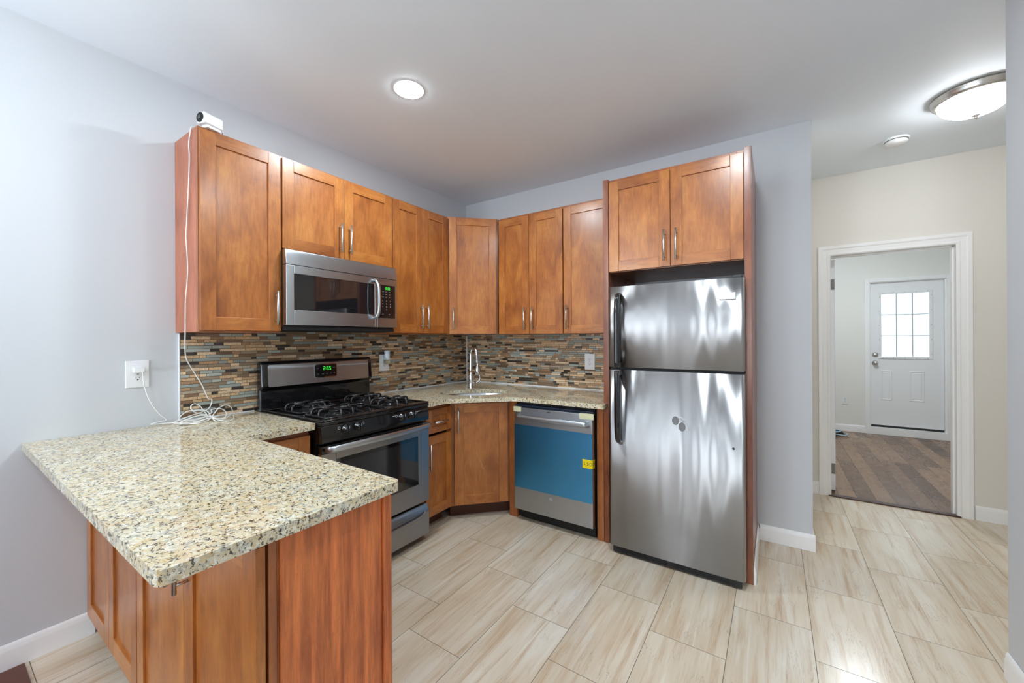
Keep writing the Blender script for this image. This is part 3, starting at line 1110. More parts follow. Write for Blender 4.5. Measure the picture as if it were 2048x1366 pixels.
def toe(root, w, d, back=0.0):
    MB().box(0.0, w, -d + 0.085, -d + 0.10, 0.0, 0.1).build('toe_kick', 'wood_dark', root)


# right of the stove
r = thing('base_cabinet', 'narrow wooden base cabinet with a drawer, right of the stove', 'cabinet', (0, -1.192, 0), 90, 'base cabinets')
w = 0.275
carcass(r, w, BD, 0.1, BZ1)
toe(r, w, BD)
yf = -BD - DT - 0.001
d = shaker(r, 'drawer', 0.012, 0.272, 0.684, 0.850, yf, 0.055, 0.045, 0.045)
bar_handle(d, 0.140, yf, 0.135, 0.760, True)
d = shaker(r, 'door', 0.012, 0.272, 0.110, 0.664, yf, 0.058)
bar_handle(d, 0.030, yf, 0.438, 0.618)
# corner sink base
r = thing('base_cabinet', 'angled corner base cabinet with one scratched door under the sink', 'cabinet', (0, 0, 0), 0, 'base cabinets')
m = MB()
z0, z1 = 0.1, 0.70
m.prism([(0.002, -0.002, z0), (0.002, -0.914, z0), (BD, -0.914, z0), (0.9265, -BD + 0.012, z0), (0.9265, -0.002, z0)], (0, 0, z1 - z0))
m.build('cabinet_body', 'wood_box', r)
A, B = Vector((BD, -0.914, 0)), Vector((0.9265, -BD + 0.012, 0))
W2 = (B - A).length
mm = Matrix.Translation(A) @ Matrix.Rotation(math.atan2((B - A).y, (B - A).x), 4, 'Z')
f = MB().box(0.0, 0.034, -0.001, 0.018, 0.1, BZ1).box(W2 - 0.034, W2, -0.001, 0.018, 0.1, BZ1).box(0.034, W2 - 0.034, -0.001, 0.018, BZ1 - 0.04, BZ1).box(0.034, W2 - 0.034, -0.001, 0.018, 0.1, 0.13)
f = f.build('face_frame', 'wood_box', r, 0.001, 1)
put_under(f, mm)
d = shaker(r, 'door', 0.030, W2 - 0.022, 0.112, 0.862, -DT - 0.002, 0.068, 0.066, 0.072)
bar_handle(d, 0.058, -DT - 0.002, 0.655, 0.835)
sc = MB()
rs = random.Random(3)
for x0_, z0_, x1_, z1_ in ((0.215, 0.44, 0.248, 0.372), (0.222, 0.425, 0.236, 0.385), (0.19, 0.49, 0.212, 0.445), (0.225, 0.39, 0.252, 0.36), (0.262, 0.388, 0.266, 0.382)):
    dx_, dz_ = x1_ - x0_, z1_ - z0_
    L = math.hypot(dx_, dz_)
    px, pz = -dz_ / L * 0.0009, dx_ / L * 0.0009
    yy = -DT - 0.002 + 0.0083
    sc.prism([(x0_ - px, yy, z0_ - pz), (x0_ + px, yy, z0_ + pz), (x1_ + px * 0.4, yy, z1_ + pz * 0.4), (x1_ - px * 0.4, yy, z1_ - pz * 0.4)], (0, 0.0004, 0))
s_ = sc.build('scratch', plain('pale_scratch', lin(206, 168, 128), 0.6), d)
put_under(d, mm)
tk = MB().box(0.0, W2 + 0.03, 0.075, 0.09, 0.0, 0.1).build('toe_kick', 'wood_dark', r)
put_under(tk, mm)
# left of the stove (its top shows behind the counter)
r = thing('base_cabinet', 'wooden base cabinet left of the stove, only its top corner showing', 'cabinet', (0, -2.305, 0), 90, 'base cabinets')
w = 0.322
carcass(r, w, BD, 0.1, BZ1)
toe(r, w, BD)
d = shaker(r, 'door', 0.006, w - 0.004, 0.11, 0.852, yf, 0.060)

# peninsula: doors face the living room
PD = 0.338


def pen_cab(x0, x1, label, side='wood_box'):
    w = x1 - x0
    r = thing('base_cabinet', label, 'cabinet', (x0, -2.312, 0), 0, 'base cabinets')
    carcass(r, w, PD, 0.1, BZ1, side)
    MB().box(0.0, w, -PD + 0.06, -PD + 0.075, 0.0, 0.1).build('toe_kick', 'wood_dark', r)
    yf = -PD - DT - 0.006
    for (a, b), hx in zip([(0.003, w / 2 - 0.0015), (w / 2 + 0.0015, w - 0.001)], (-0.034, 0.034)):
        d = shaker(r, 'door', a, b, 0.095, 0.862, yf, 0.066, 0.064, 0.07)
        x = a + hx if hx > 0 else b + hx
        bar_handle(d, x, yf, 0.632, 0.812)
    return r


pen_cab(0.004, 0.736, 'two-door base cabinet under the peninsula, next to the left wall')
pen_cab(0.740, 1.630, 'two-door base cabinet under the peninsula, at its free end by the camera')
m = MB().box(1.631, 1.639, -2.627, -2.338, 0.0, BZ1)
m.box(1.631, 1.646, -2.3375, -2.308, 0.0, BZ1)
o = m.build('peninsula_end_panel', 'wood_panel', None, 0.0012, 1)
tag(o, 'streaky reddish wooden panel closing the end of the peninsula', 'panel')


# ================================================================== MICROWAVE
mw = thing('microwave', 'stainless over-the-range microwave with black window', 'microwave', (0, -1.981, 0), 90)
w, z0, z1 = 0.762, 1.425, 1.846
yf = -0.385
yb_ = -0.348
MB().box(0.020, w - 0.020, -0.3015, -0.012, z0 - 0.012, z1 - 0.003).box(0.004, w - 0.004, -0.352, -0.3255, z0 - 0.012, z1 - 0.003).box(0.020, w - 0.020, -0.3255, -0.3015, z0 - 0.012, z1 - 0.003).build('microwave_body', 'black_sat', mw)
zs = 1.757
m = MB()
k = 14
prof = [(yb_, zs + 0.003), (yf - 0.002, zs + 0.003), (yf, zs + 0.02), (yf + 0.003, zs + 0.05), (yf + 0.012, z1 - 0.005), (yf + 0.018, z1), (yb_, z1)]
m.prism([(0, a, b) for a, b in prof], (w, 0, 0))
m.build('vent_grille', 'steel', mw, 0.002, 2)
xd = 0.596
m = MB()
# door frame round the window
wx0, wx1, wz0, wz1 = 0.044, xd - 0.018, 1.508, 1.712
m.box(0, wx0, yf, yb_, z0, zs).box(wx1, xd, yf, yb_, z0, zs).box(wx0, wx1, yf, yb_, z0, wz0).box(wx0, wx1, yf, yb_, wz1, zs)
dr = m.build('door', 'steel', mw, 0.002, 2)
MB().box(wx0 - 0.004, wx1 + 0.004, yf + 0.004, yf + 0.012, wz0 - 0.004, wz1 + 0.004).build('window', 'glass_dark', dr)
# vertical bowed handle
hp = [(xd - 0.030, yf + 0.002, 1.735), (xd - 0.028, yf - 0.030, 1.728), (xd - 0.022, yf - 0.048, 1.690), (xd - 0.020, yf - 0.052, 1.61), (xd - 0.022, yf - 0.048, 1.53), (xd - 0.028, yf - 0.030, 1.492), (xd - 0.030, yf + 0.002, 1.484)]
MB().tube(smooth_path(hp, 6), 0.0125, 14, squash=(1.0, 0.75)).build('handle', 'steel', dr)
text_mesh('brand_lettering', 'FRIGIDAIRE', 0.0125, 'greyink', dr, (0.262, yf - 0.0003, 1.467), (PI / 2, 0, 0), 0.0003, 1.1)
m = MB()
m.box(xd + 0.002, w, yf, yb_, z0, zs)
cp = m.build('control_panel', 'steel', mw, 0.002, 2)
MB().box(xd + 0.006, w - 0.016, yf - 0.0012, yf + 0.002, 1.488, 1.715).build('keypad', 'black', cp, 0.008, 3, 60)
digits('0:00', 0.017, xd + 0.086, yf - 0.0014, 1.692).build('clock_digits', 'green', cp)
for i in range(3):
    for j in range(3):
        x = xd + 0.046 + j * 0.028
        z = 1.668 - i * 0.018
        MB().box(x - 0.007, x + 0.007, yf - 0.0017, yf - 0.001, z - 0.0018, z + 0.0018).build('key_label', 'greyink', cp)
MB().box(xd + 0.038, xd + 0.052, yf - 0.0017, yf - 0.001, 1.512, 1.516).build('key_label', 'greyink', cp)
MB().box(xd + 0.096, xd + 0.104, yf - 0.0017, yf - 0.001, 1.51, 1.517).build('key_label', 'greyink', cp)
nums = [['1', '2', '3'], ['4', '5', '6'], ['7', '8', '9'], ['', '0', '']]
for i, row in enumerate(nums):
    for j, ch in enumerate(row):
        if ch:
            text_mesh('key_number', ch, 0.0115, 'paleink', cp, (xd + 0.044 + j * 0.032, yf - 0.0014, 1.605 - i * 0.0195), (PI / 2, 0, 0), 0.0003)
MB().box(0.01, w - 0.01, yf + 0.02, -0.02, z0 - 0.030, z0 - 0.0125).box(0.05, w - 0.05, -0.33, -0.1, z0 - 0.034, z0 - 0.03).build('underside_panel', 'matte', mw)


# ================================================================== RANGE
rg = thing('gas_range', 'black and stainless freestanding gas range left of the sink', 'stove', (0, -1.966, 0), 90)
w = 0.757
yf = -0.655          # body front
MB().box(0.004, w - 0.004, yf + 0.02, -0.015, 0.035, 0.905).box(0.02, w - 0.02, yf + 0.05, -0.04, 0.02, 0.035).build('oven_body', 'black_sat', rg)
for lx in (0.05, w - 0.05):
    for ly in (-0.08, -0.58):
        MB().lathe([(0.018, 0.0), (0.02, 0.004), (0.012, 0.008), (0.012, 0.035)], (lx, ly, 0), 'z', 16).build('leg', 'matte', rg)
# cooktop with raised rim
m = MB()
zt = 0.928
m.box(0, w, -0.690, -0.05, 0.896, 0.916)
m.box(0, 0.018, -0.690, -0.05, 0.916, zt).box(w - 0.018, w, -0.690, -0.05, 0.916, zt).box(0.018, w - 0.018, -0.690, -0.655, 0.916, zt).box(0.018, w - 0.018, -0.10, -0.05, 0.916, zt)
ct = m.build('cooktop', 'black', rg, 0.006, 3)
# burners and grates
BX = (0.185, w - 0.185)
BY = (-0.52, -0.245)
for bx in BX:
    for by in BY:
        m = MB().lathe([(0.050, 0.9165), (0.048, 0.920), (0.036, 0.922), (0.034, 0.930), (0.028, 0.934), (0.0, 0.934)], (bx, by, 0), 'z', 28)
        m.build('burner', 'black_sat', ct)
        m = MB().lathe([(0.0, 0.934), (0.034, 0.9342), (0.035, 0.938), (0.030, 0.942), (0.0, 0.943)], (bx, by, 0), 'z', 28)
        m.build('burner_cap', 'iron', ct)
        m = MB()
        hs = 0.118
        ztop = 0.958
        # square wire grate: rounded frame low, four fingers rising and turning in
        rr = 0.03
        frame = []
        for cx_, cy_, a0 in ((hs - rr, hs - rr, 0), (-hs + rr, hs - rr, PI / 2), (-hs + rr, -hs + rr, PI), (hs - rr, -hs + rr, 3 * PI / 2)):
            for q in range(5):
                a = a0 + PI / 2 * q / 4
                frame.append((bx + cx_ + rr * math.cos(a), by + cy_ + rr * math.sin(a), 0.922))
        m.tube(frame, 0.0052, 10, closed=True)
        for q in range(4):
            a = PI / 2 * q
            ca, sa = math.cos(a), math.sin(a)
            for s in (-1, 1):
                wid = 0.036
                pts = [(hs, s * wid, 0.922), (hs - 0.002, s * wid, ztop - 0.012), (hs - 0.016, s * wid, ztop), (0.062, s * wid, ztop), (0.048, s * wid * 0.55, ztop)]
                m.tube(smooth_path([(bx + x_ * ca - y_ * sa, by + x_ * sa + y_ * ca, z_) for x_, y_, z_ in pts], 4)  , 0.0062, 10)
            pts = [(0.048, -0.020, ztop), (0.040, 0, ztop), (0.048, 0.020, ztop)]
            m.tube(smooth_path([(bx + x_ * ca - y_ * sa, by + x_ * sa + y_ * ca, z_) for x_, y_, z_ in pts], 4)  , 0.0062, 10)
        m.build('grate', 'iron', ct)
# sloping front control panel
m = MB()
m.prism([(0.003, -0.684, 0.895), (0.003, -0.692, 0.840), (0.003, -0.690, 0.805), (0.003, yf + 0.02, 0.800), (0.003, yf + 0.02, 0.895)], (w - 0.006, 0, 0))
fp = m.build('front_panel', 'black', rg, 0.004, 2)
ny = -0.690
for kx in (0.140, 0.213, 0.520, 0.602):
    m = MB().lathe([(0.0255, 0.002), (0.0255, -0.006), (0.019, -0.010), (0.0175, -0.026), (0.014, -0.029), (0.0, -0.029)], (kx, ny, 0.862), 'y', 28)
    m.box(kx - 0.0045, kx + 0.0045, ny - 0.036, ny - 0.012, 0.862 - 0.019, 0.862 + 0.020)
    kn = m.build('knob', 'black', fp)
    MB().box(kx - 0.0010, kx + 0.0010, ny - 0.0366, ny - 0.0358, 0.867, 0.881).build('pointer_mark', 'paleink', kn)
for kx, sx in ((0.100, 0), (0.247, 0), (0.482, -1), (0.642, 1)):
    m = MB()
    s = 0.0065
    zc = 0.872
    for a, b, c_, d_ in ((-s, s, s - 0.0018, s), (-s, s, -s, -s + 0.0018), (-s, -s + 0.0018, -s, s), (s - 0.0018, s, -s, s)):
        m.box(kx + a, kx + b, ny - 0.0025, ny - 0.0005, zc + c_, zc + d_)
    if sx:
        m.box(kx + sx * 0.018 - 0.012, kx + sx * 0.018 + 0.012, ny - 0.0025, ny - 0.0006, zc + 0.002, zc + 0.0045)
    m.build('burner_mark', 'paleink', fp)
# oven door
yd = -0.690
dz0, dz1 = 0.272, 0.792
m = MB()
wx0, wx1, wz0, wz1 = 0.085, w - 0.095, 0.400, 0.712
zt = 0.752
m.mi = 0
m.box(0.003, wx0, yd, yf, dz0, zt).box(wx1, w - 0.003, yd, yf, dz0, zt).box(wx0, wx1, yd, yf, dz0, wz0).box(wx0, wx1, yd, yf, wz1, zt)
od = m.build('oven_door', 'steel_dim', rg, 0.003, 2)
MB().box(0.003, w - 0.003, yd - 0.001, yf, zt + 0.0005, dz1).build('door_top_trim', 'black', od, 0.003, 2)
MB().box(wx0 - 0.003, wx1 + 0.003, yd + 0.003, yd + 0.012, wz0 - 0.003, wz1 + 0.003).build('door_window', 'glass_dark', od)
m = MB()
t_ = 0.006
m.box(wx0 + 0.03, wx1 - 0.03, yd + 0.0022, yd + 0.003, wz0 + 0.028, wz1 - 0.024)
m.build('window_tint', plain('inner_window_tint', (0.022, 0.022, 0.024), 0.06, coat=1.0), od)
hp = [(0.022, yd - 0.012, 0.779), (0.035, yd - 0.040, 0.779), (0.10, yd - 0.050, 0.779), (w / 2, yd - 0.056, 0.779), (w - 0.10, yd - 0.050, 0.779), (w - 0.035, yd - 0.040, 0.779), (w - 0.022, yd - 0.012, 0.779)]
m = MB().tube(smooth_path(hp, 6), 0.0165, 14, squash=(0.62, 1.0))
for x in (0.030, w - 0.030):
    m.tube([(x, yd + 0.001, 0.779), (x, yd - 0.03, 0.779)], 0.011, 10)
m.build('oven_handle', 'steel', od)
# storage drawer with a scooped top
m = MB()
m.box(0.003, w - 0.003, yd, yf, 0.052, 0.205)
m.prism([(0.003, yd, 0.2055), (0.003, yd + 0.022, 0.247), (0.003, yf, 0.247), (0.003, yf, 0.2055)], (w - 0.006, 0, 0))
sd = m.build('storage_drawer', 'steel_dim', rg, 0.004, 2)
m = MB()
m.tube(smooth_path([(0.04, yd - 0.0005, 0.206), (0.06, yd - 0.006, 0.190), (0.16, yd - 0.009, 0.182), (w / 2, yd - 0.010, 0.180), (w - 0.16, yd - 0.009, 0.182), (w - 0.06, yd - 0.006, 0.190), (w - 0.04, yd - 0.0005, 0.206)], 6), 0.011, 12, squash=(0.5, 1.0))
m.build('pull_lip', 'steel_dim', sd)
# backguard
m = MB()
m.prism([(-0.008, -0.020, 0.9), (-0.008, -0.060, 0.9), (-0.008, -0.060, 1.04), (-0.008, -0.088, 1.055), (-0.008, -0.078, 1.190), (-0.008, -0.062, 1.212), (-0.008, -0.020, 1.212)], (w + 0.016, 0, 0))
bg = m.build('backguard', 'black', rg, 0.012, 4, 35)
# sloped stainless panel on it
th = math.atan2(0.010, 0.135)
def bgp(x, z, o_):
    t = (z - 1.055) / 0.135
    return (x, -0.088 + 0.010 * t - o_, z)
def plate(x0, x1, z0, z1, o0, o1, r=0.0):
    m = MB()
    pts = []
    if r:
        for cx_, cz_, a0 in ((x1 - r, z1 - r, 0), (x0 + r, z1 - r, PI / 2), (x0 + r, z0 + r, PI), (x1 - r, z0 + r, 3 * PI / 2)):
            for q in range(6):
                a = a0 + PI / 2 * q / 5
                pts.append((cx_ + r * math.cos(a), cz_ + r * math.sin(a)))
    else:
        pts = [(x1, z1), (x0, z1), (x0, z0), (x1, z0)]
    m.prism([bgp(a, b, o0) for a, b in pts], (0, -(o1 - o0), 0))
    return m
sp_ = plate(0.028, w - 0.028, 1.058, 1.190, -0.004, 0.0025, 0.012).build('steel_fascia', 'steel', bg)
disp = plate(0.318, 0.470, 1.094, 1.173, 0.001, 0.0045, 0.008).build('control_display', 'black', bg)
plate(0.312, 0.476, 1.088, 1.179, 0.0005, 0.0032, 0.010).build('display_bezel', 'chrome', disp)
mdig = digits('2:55', 0.024, 0.404, 0, 0)
dgo = mdig.build('clock_digits', 'green', disp)
dgo.location = bgp(0, 1.149, 0.0046)
dgo.rotation_euler = (-th, 0, 0)
for x, z in ((0.338, 1.150), (0.338, 1.113), (0.372, 1.113), (0.400, 1.113), (0.428, 1.113), (0.452, 1.152), (0.452, 1.118)):
    p = bgp(x, z, 0.0045)
    MB().box(p[0] - 0.007, p[0] + 0.007, p[1] - 0.0006, p[1] + 0.0004, z - 0.0016, z + 0.0016).build('button_label', 'greyink', disp)
text_mesh('brand_lettering', 'FRIGIDAIRE', 0.0105, 'greyink', bg, bgp(0.398, 1.076, 0.0028), (PI / 2 - th, 0, 0), 0.0003, 1.05)


# ================================================================== DISHWASHER
dw = thing('dishwasher', 'stainless dishwasher half covered in blue protective film', 'dishwasher', (1.004, 0, 0), 0)
w = 0.617
yf = -0.652
MB().box(0.006, w - 0.006, -0.600, -0.03, 0.02, 0.868).build('tub', 'matte', dw)
MB().box(0.010, w - 0.010, -0.575, -0.5605, 0.0, 0.095).build('toe_kick', 'black_sat', dw)
m = MB().box(0.001, w - 0.004, yf, -0.605, 0.088, 0.838)
dd = m.build('door', 'steel', dw, 0.003, 2)
MB().box(0.002, w - 0.002, -0.640, -0.601, 0.8385, 0.858).build('control_strip', plain('dark_blue_control_strip', lin(28, 42, 62), 0.3), dw, 0.002, 1)
m = MB().box(0.0015, w - 0.0045, yf - 0.0012, yf - 0.0002, 0.252, 0.712)
m.build('protective_film', 'film', dd)
m = MB().tube(smooth_path([(0.040, yf - 0.038, 0.776), (w / 2, yf - 0.042, 0.776), (w - 0.032, yf - 0.038, 0.776)], 8), 0.0165, 16, squash=(0.6, 1.0))
for x in (0.048, w - 0.042):
    m.box(x - 0.010, x + 0.010, yf - 0.036, yf + 0.001, 0.764, 0.788)
m.build('handle', 'steel', dd)
for xa, xb, zz in ((-0.006, 0.062, 0.822), (0.520, 0.622, 0.822)):
    m = MB().box(xa, xb, yf - 0.0016, yf - 0.0006, zz - 0.016, zz + 0.020)
    m.box(xa + 0.002, xb - 0.002, yf - 0.0016, -0.63, zz + 0.020, zz + 0.0209)
    m.build('masking_tape', 'tape', dd)
m = MB().box(0.543, w - 0.0032, yf - 0.0024, yf - 0.0014, 0.482, 0.540)
m.box(w - 0.0038, w - 0.0029, yf - 0.0024, yf + 0.036, 0.482, 0.540)
st = m.build('yellow_sticker', 'yellow', dd)
for ch, x in (('S', 0.557), ('S', 0.580), ('D', 0.602)):
    text_mesh('sticker_letter', ch, 0.029, 'ink', st, (x, yf - 0.0026, 0.511), (PI / 2, 0, 0), 0.0002)
text_mesh('sticker_letter', '25', 0.030, 'ink', st, (w - 0.0027, yf + 0.019, 0.511), (PI / 2, 0, PI / 2), 0.0002)
MB().lathe([(0.014, 0.001), (0.014, -0.0015), (0.0125, -0.0022), (0.0, -0.0022)], (0.300, yf, 0.214), 'y', 28).build('badge', 'plastic_grey', dd)
m = MB().box(0.275, 0.300, yf - 0.0008, yf + 0.001, 0.822, 0.826)
m.build('vent_slot', 'slot', dd)


# ================================================================== FRIDGE
fr = thing('refrigerator', 'dented stainless top-freezer refrigerator with black curved handles', 'refrigerator', (1.748, 0, 0), 0)
w = 0.737
yd0, yd1 = -0.625, -0.704
MB().box(0.006, w - 0.006, -0.612, -0.04, 0.03, 1.652).box(0.05, w - 0.05, -0.55, -0.1, 0.0, 0.03).build('fridge_body', 'matte', fr)


def fridge_door(name, z0, z1):
    """door with rounded vertical edges and a slightly bowed front"""
    m = MB()
    k = 18
    pts = [(0.0, yd0)]
    r = 0.016
    for q in range(6):
        a = PI + PI / 2 * q / 5
        pts.append((r + r * math.cos(a), yd1 + 0.002 + r + r * math.sin(a)))
    for i in range(1, k):
        x = r + (w - 2 * r) * i / k
        t = 2 * i / k - 1
        pts.append((x, yd1 + 0.002 * t * t))
    for q in range(6):
        a = 3 * PI / 2 + PI / 2 * q / 5
        pts.append((w - r + r * math.cos(a), yd1 + 0.002 + r + r * math.sin(a)))
    pts.append((w, yd0))
    m.prism([(a, b, z0) for a, b in pts], (0, 0, z1 - z0))
    for f_ in m.bm.faces:
        f_.smooth = len(f_.verts) == 4
    return m.build(name, 'steel_fridge', fr)


fz = fridge_door('freezer_door', 1.163, 1.660)
fd = fridge_door('fridge_door', 0.052, 1.146)
MB().box(0.004, w - 0.004, yd0 - 0.05, yd0, 1.1465, 1.1625).build('door_gasket', 'matte', fr)
m = MB()
m.box(0.018, w - 0.018, -0.690, -0.60, 0.008, 0.046)
tg = m.build('toe_grille', 'black_sat', fr, 0.003, 2)
m = MB()
for i in range(3):
    for a, b in ((0.06, 0.34), (0.38, 0.66)):
        m.box(a, b, -0.6925, -0.689, 0.018 + i * 0.009, 0.021 + i * 0.009)
m.build('grille_slats', 'matte', tg)


def fridge_handle(parent, zs, flip):
    """bow handle: stands off the door by the split and curves into the door at its far end"""
    hx = 0.068
    m = MB()
    zf, zn = zs     # far (curved) end, near (split) end
    s = 1 if zf > zn else -1
    y0 = yd1
    pts = [(hx, y0 + 0.002, zf), (hx, y0 - 0.018, zf - s * 0.004), (hx, y0 - 0.040, zf - s * 0.026), (hx, y0 - 0.050, zf - s * 0.07), (hx, y0 - 0.054, zf - s * 0.16), (hx, y0 - 0.054, zn)]
    m.tube(smooth_path(pts, 7), 0.0155, 16, squash=(1.0, 0.8))
    m.box(hx - 0.013, hx + 0.013, y0 - 0.052, y0 + 0.001, zn - (0 if s > 0 else 0.028), zn + (0.028 if s > 0 else 0))
    # backing strip along the door
    m.tube(smooth_path([(hx + 0.002, y0 - 0.001, zf - s * 0.01), (hx + 0.002, y0 - 0.001, (zf + zn) / 2), (hx + 0.002, y0 - 0.001, zn)], 4), 0.011, 10, squash=(1.0, 0.4))
    return m.build('handle', 'black', parent)


fridge_handle(fz, (1.612, 1.166), 0)
fridge_handle(fd, (0.704, 1.143), 0)
bd = MB().box(0.617, 0.697, yd1 - 0.003, yd1 + 0.003, 1.546, 1.581).build('badge', 'nickel', fz, 0.002, 2)
text_mesh('brand_lettering', 'FRIGIDAIRE', 0.0125, 'greyink', bd, (0.657, yd1 - 0.0032, 1.5635), (PI / 2, 0, 0), 0.0002, 1.0)
MB().lathe([(0.0065, 0.0015), (0.0065, -0.0015), (0.004, -0.0018), (0.0, -0.001)], (0.683, yd1 + 0.0015, 0.751), 'y', 20).build('screw_hole', 'slot', fd)
# adhesive left where two round stickers were peeled off
m = MB()
m.tube(smooth_path([(0.410, yd1, 0.885), (0.425, yd1, 0.890), (0.434, yd1, 0.876), (0.424, yd1, 0.862), (0.412, yd1, 0.860)], 6), 0.0075, 10, squash=(1, 0.12))
m.tube(smooth_path([(0.428, yd1, 0.888), (0.446, yd1, 0.874), (0.456, yd1, 0.852), (0.463, yd1, 0.830), (0.457, yd1, 0.820), (0.450, yd1, 0.826)], 6), 0.0070, 10, squash=(1, 0.12))
m.build('adhesive_residue', 'residue', fd)
m = MB()
for cx_, cz_, r1, r2 in ((0.393, 0.868, 0.0185, 0.025), (0.428, 0.836, 0.019, 0.025)):
    m.prism([(cx_ + r1 * math.cos(2 * PI * i / 28), yd1 - 0.0006, cz_ + r2 * math.sin(2 * PI * i / 28)) for i in range(28)], (0, 0.003, 0))
m.build('sticker_mark', 'bare', fd)
MB().box(w - 0.06, w - 0.012, -0.69, -0.60, 1.6605, 1.676).build('hinge_cover', 'black_sat', fr, 0.004, 2)


# ================================================================== OUTLETS
def outlet(label, loc, rotz, grp='wall outlets', night=False, small=1.0):
    r = thing('wall_outlet', label, 'outlet', loc, rotz, grp)
    pw, ph = 0.088, 0.132
    if small != 1.0:
        pw, ph = 0.072, 0.116
    MB().box(-pw / 2, pw / 2, -0.0065, -0.0002, -ph / 2, ph / 2).build('cover_plate', 'plastic', r, 0.003, 3)
    for s in (-1, 1):
        m = MB()
        pts = []
        for i in range(24):
            a = 2 * PI * i / 24
            pts.append((0.0172 * max(-0.92, min(0.92, math.cos(a))), -0.006, s * 0.0195 + 0.0145 * math.sin(a)))
        m.prism(pts, (0, -0.0022, 0))
        q = m.build('receptacle', 'plastic', r)
        m = MB()
        zc = s * 0.0195
        m.box(-0.0075, -0.0052, -0.0086, -0.0078, zc - 0.002, zc + 0.007).box(0.0052, 0.0075, -0.0086, -0.0078, zc - 0.001, zc + 0.006)
        m.box(-0.0028, 0.0028, -0.0086, -0.0078, zc - 0.0098, zc - 0.0045)
        m.build('slots', 'slot', q)
    MB().lathe([(0.0032, 0.0), (0.0032, -0.0018), (0.0, -0.0022)], (0, -0.0063, 0), 'y', 12).build('screw', 'plastic_grey', r)
    return r


outlet('white wall outlet on the plain left wall with a charger plugged in', (0, -2.502, 1.176), 90)
outlet('white outlet on the mosaic tile right of the stove, holding an air freshener', (0.0088, -1.036, 1.156), 90)
outlet('white outlet on the mosaic tile beside the refrigerator', (1.337, -0.0088, 1.150), 0)
outlet('small white outlet low on the far room wall', (3.455, YF, 0.445), 0, 'wall outlets', False, 0.8)

# charger in the left outlet
ch = thing('phone_charger', 'white plug-in charger in the left wall outlet', 'charger', (0.009, -2.502, 1.196), 90)
MB().box(-0.021, 0.021, -0.030, 0.0002, -0.011, 0.014).build('charger_body', 'plastic', ch, 0.004, 3)
m = MB()
m.box(-0.007, -0.005, 0.0, 0.006, -0.003, 0.003).box(0.005, 0.007, 0.0, 0.006, -0.003, 0.003)
m.build('prongs', 'nickel', ch)

# air freshener
af = thing('air_freshener', 'pale plug-in air freshener with a small oil bottle above the counter', 'air freshener', (0.018, -1.030, 1.182), 90)
m = MB()
m.lathe([(0.0, 0.073), (0.020, 0.073), (0.0235, 0.068), (0.021, 0.045), (0.021, 0.02), (0.0225, 0.0), (0.0, -0.001)], (0, -0.026, 0), 'z', 24)
m.box(-0.012, 0.012, -0.012, 0.0, -0.006, 0.02)
m.build('warmer_body', 'paleblue', af)
MB().lathe([(0.0, -0.038), (0.012, -0.037), (0.0205, -0.026), (0.0215, -0.014), (0.016, -0.003), (0.010, -0.0015), (0.0, -0.0015)], (0, -0.028, 0), 'z', 24).build('oil_bottle', 'oil', af)

# security camera on top of the left cabinet
sc_ = thing('security_camera', 'small white security camera standing on the left wall cabinet', 'camera', (0.300, -2.300, UZ1), 14)
bz = 0.012
MB().box(-0.027, 0.027, -0.045, 0.05, bz, bz + 0.056).build('camera_body', 'plastic', sc_, 0.009, 4)
MB().lathe([(0.0235, 0.001), (0.0235, -0.0015), (0.022, -0.0022), (0.0, -0.0022)], (0, -0.0455, bz + 0.028), 'y', 32).build('lens_ring', 'matte', sc_)
MB().lathe([(0.010, -0.002), (0.010, -0.0042), (0.007, -0.005), (0.0, -0.0035)], (0, -0.0455, bz + 0.028), 'y', 24).build('lens', 'glass_dark', sc_)
MB().box(-0.020, 0.020, -0.025, 0.04, 0.0, bz + 0.004).build('camera_foot', 'plastic', sc_, 0.003, 2)

